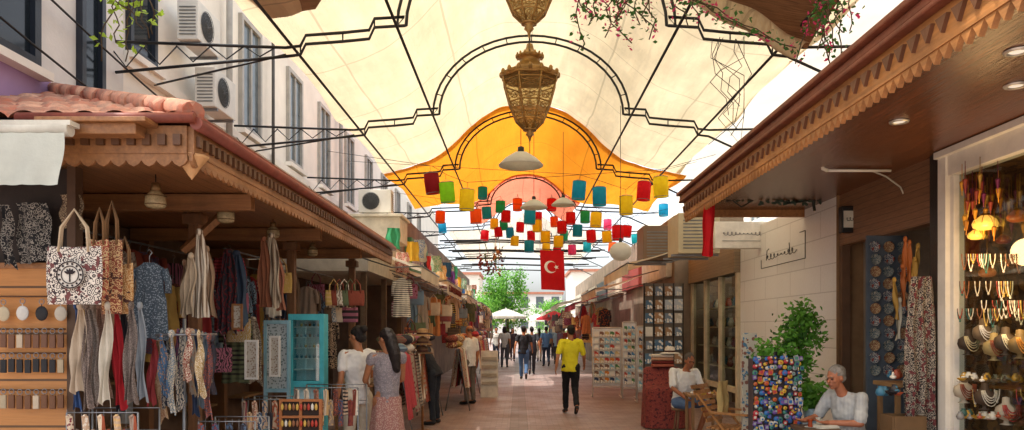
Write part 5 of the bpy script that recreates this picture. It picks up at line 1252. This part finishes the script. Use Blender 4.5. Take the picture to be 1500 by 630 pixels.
person('person in pale blue shirt behind the yellow shirt walker',foot(815,534),0,walk(1),'#93a8ba','#3c3c44',vox=.012)
person('person in pink top far down the middle of street',foot(790,530),0,walk(1),'#b0686c','#cfc8bc',vox=.012,style='long',fem=True,sc=.96)
person('person in white shirt far down the left side',foot(727,532),PI,walk(1),'#dcdad4','#3a4254',vox=.012,sc=.98)
person('person in dark dress far down beside the left stalls',foot(751,529),PI,walk(-1),'#3a2c34','#3a2c34',vox=.012,style='bob',fem=True,sc=.96)
person('person in red shirt in the distance on the right',foot(826,527),0,stand(),'#a23a34','#3a3a40',vox=.012,sc=.98)
person('person in olive shirt deep in the crowd right of centre',foot(807,526),0,walk(1),'#5f6444','#2a2c30',vox=.013,sc=1.0)
person('person in cream dress deep in the crowd at centre',foot(770,523),PI,walk(-1),'#d2c6ac','#d2c6ac',vox=.013,style='long',fem=True,sc=.95)
person('person in navy shirt deep in the crowd left of centre',foot(743,524),0,walk(1),'#27344c','#77705f',vox=.013,sc=1.0)
sx1,sy1,_=at(1000,11.7)
def stool(loc,label,h=.44,c='#7a5a40',r=.18):
    t=thing('stool',label,'stool',loc)
    MB().lathe([(.001,h),(r,h-.005),(r,h-.04),(.001,h-.045)],n=20).build('seat',M(c,.6),t)
    for i in range(4):
        a=PI/4+i*PI/2;MB().tube([(r*.6*math.cos(a),r*.6*math.sin(a),h-.04),(r*.95*math.cos(a),r*.95*math.sin(a),0)],.016,6).build('leg',M(c,.6),t)
stool((sx1,sy1,0),'low wooden stool under the man in white near red armchair')
person('seated person in white shirt and blue shorts beside the red armchair',(sx1,sy1,0),PI+.35,sit(che=(0,.06,.87),hed=(-.02,.17,1.19),nek=(0,.1,1.05),sL=(-.19,.08,1.0),eR=(.25,.12,.76),wR=(.14,.38,.6),eL=(-.26,.16,.76),wL=(-.08,.4,.6),kL=(-.2,.42,.52),aL=(-.1,.3,.09)),'#e3e1db','#4f6a90','#4a423b',style='short',sleeve=.8,leg=.5,pitch=-.2,yaw=-.2,skin='#9c6040',sc=.99,shoe='#3a3a3c')
sx2,sy2,_=at(1248,7.45)
stool((sx2,sy2,0),'dark stool under the grey haired man at right',.44,'#4a3224')
person('seated grey haired person in pale checked shirt at a small table',(sx2,sy2,0),PI/2+.35,sit(che=(0,.06,.87),nek=(0,.13,1.05),hed=(0,.21,1.2),sR=(.19,.09,1.01),sL=(-.19,.07,1.0),eR=(.27,.2,.78),eL=(-.25,.14,.77),wR=(.16,.44,.77),wL=(-.1,.36,.77)),'#d3d1cb','#3a3f4a','#7d7974',style='short',sleeve=.85,pitch=-.15,yaw=.1,skin='#a0664a',topm=MP('#b9bbb8','#85888f','stripe',90),shoe='#2a2a2c',vox=.008)
table((sx2-.42,sy2-.12,0),.36,.36,.72,'small dark table in front of the grey haired man',M('#5a4636',.5))
def cup(loc,label,c):
    t=thing('tea_glass',label,'glass',loc,0,'tea glasses on the small table')
    MB().lathe([(.001,.0),(.05,.004),(.055,.01)],n=16).build('saucer',white,t)
    MB().lathe([(.02,.008),(.022,.03),(.018,.05),(.027,.08)],n=14).build('glass',M(c,.1,.1,tr=.3),t)
cup((sx2-.5,sy2-.2,.72),'tea glass on a saucer at the table front','#a0421c')
cup((sx2-.36,sy2-.05,.72),'pale glass on a saucer behind the tea','#d8d4c8')
tag(MB().bx((-.11,-.08,0),(.11,.08,.02)).bx((-.1,-.075,.02),(.1,.075,.03)).build('paper_pad',M('#c2beb2',.7),None,(sx2-.36,sy2-.2,.72),.3),'pale paper pad on the small dark table','paper pad')
# ================================================================ LABELS pass
from collections import defaultdict
bpy.context.view_layer.update()
g=defaultdict(list)
for o,l in REG: g[l].append(o)
for l,os in g.items():
    if len(os)==1: continue
    os.sort(key=lambda o:(o.location.x/max(.1,o.location.y),-o.location.z))
    for i,o in enumerate(os): o['label']=f'{l}, {ordw(i+1)} from the left' if i<len(os)-1 or len(os)<3 else f'{l}, last on the right'
# ================================================================ WORLD, LIGHT, CAMERA
el=math.radians(64)
d=Vector((-.62,-.28,0)).normalized()*math.cos(el);sun=Vector((d.x,d.y,math.sin(el)))
wd=bpy.data.worlds.new('World');bpy.context.scene.world=wd;wd.use_nodes=True;N=wd.node_tree.nodes;L=wd.node_tree.links
sky=N.new('ShaderNodeTexSky');sky.sky_type='NISHITA';sky.sun_disc=False;sky.sun_elevation=el;sky.sun_rotation=math.atan2(sun.x,sun.y);sky.dust_density=4;sky.air_density=1.0
hs=N.new('ShaderNodeHueSaturation');hs.inputs['Saturation'].default_value=.3;hs.inputs['Value'].default_value=2.7
L.new(sky.outputs[0],hs.inputs['Color']);L.new(hs.outputs[0],N['Background'].inputs[0]);N['Background'].inputs[1].default_value=.15
sl=bpy.data.lights.new('sun','SUN');sl.energy=4.9;sl.angle=math.radians(.5);sl.color=(1,.94,.84)
so=bpy.data.objects.new('sun',sl);so.rotation_euler=(-sun).to_track_quat('-Z','Y').to_euler();so.location=(-5,-5,20);C.objects.link(so)
cd=bpy.data.cameras.new('camera');cd.lens=26;cd.sensor_width=36;cd.shift_x=-10/1500;cd.shift_y=165/1500;cd.clip_end=2000;cd.clip_start=.05
co=bpy.data.objects.new('camera',cd);co.location=(0,0,H);co.rotation_euler=(PI/2,0,0);C.objects.link(co)
sc=bpy.context.scene;sc.camera=co
sc.view_settings.view_transform='Standard';sc.view_settings.look='None';sc.view_settings.exposure=0
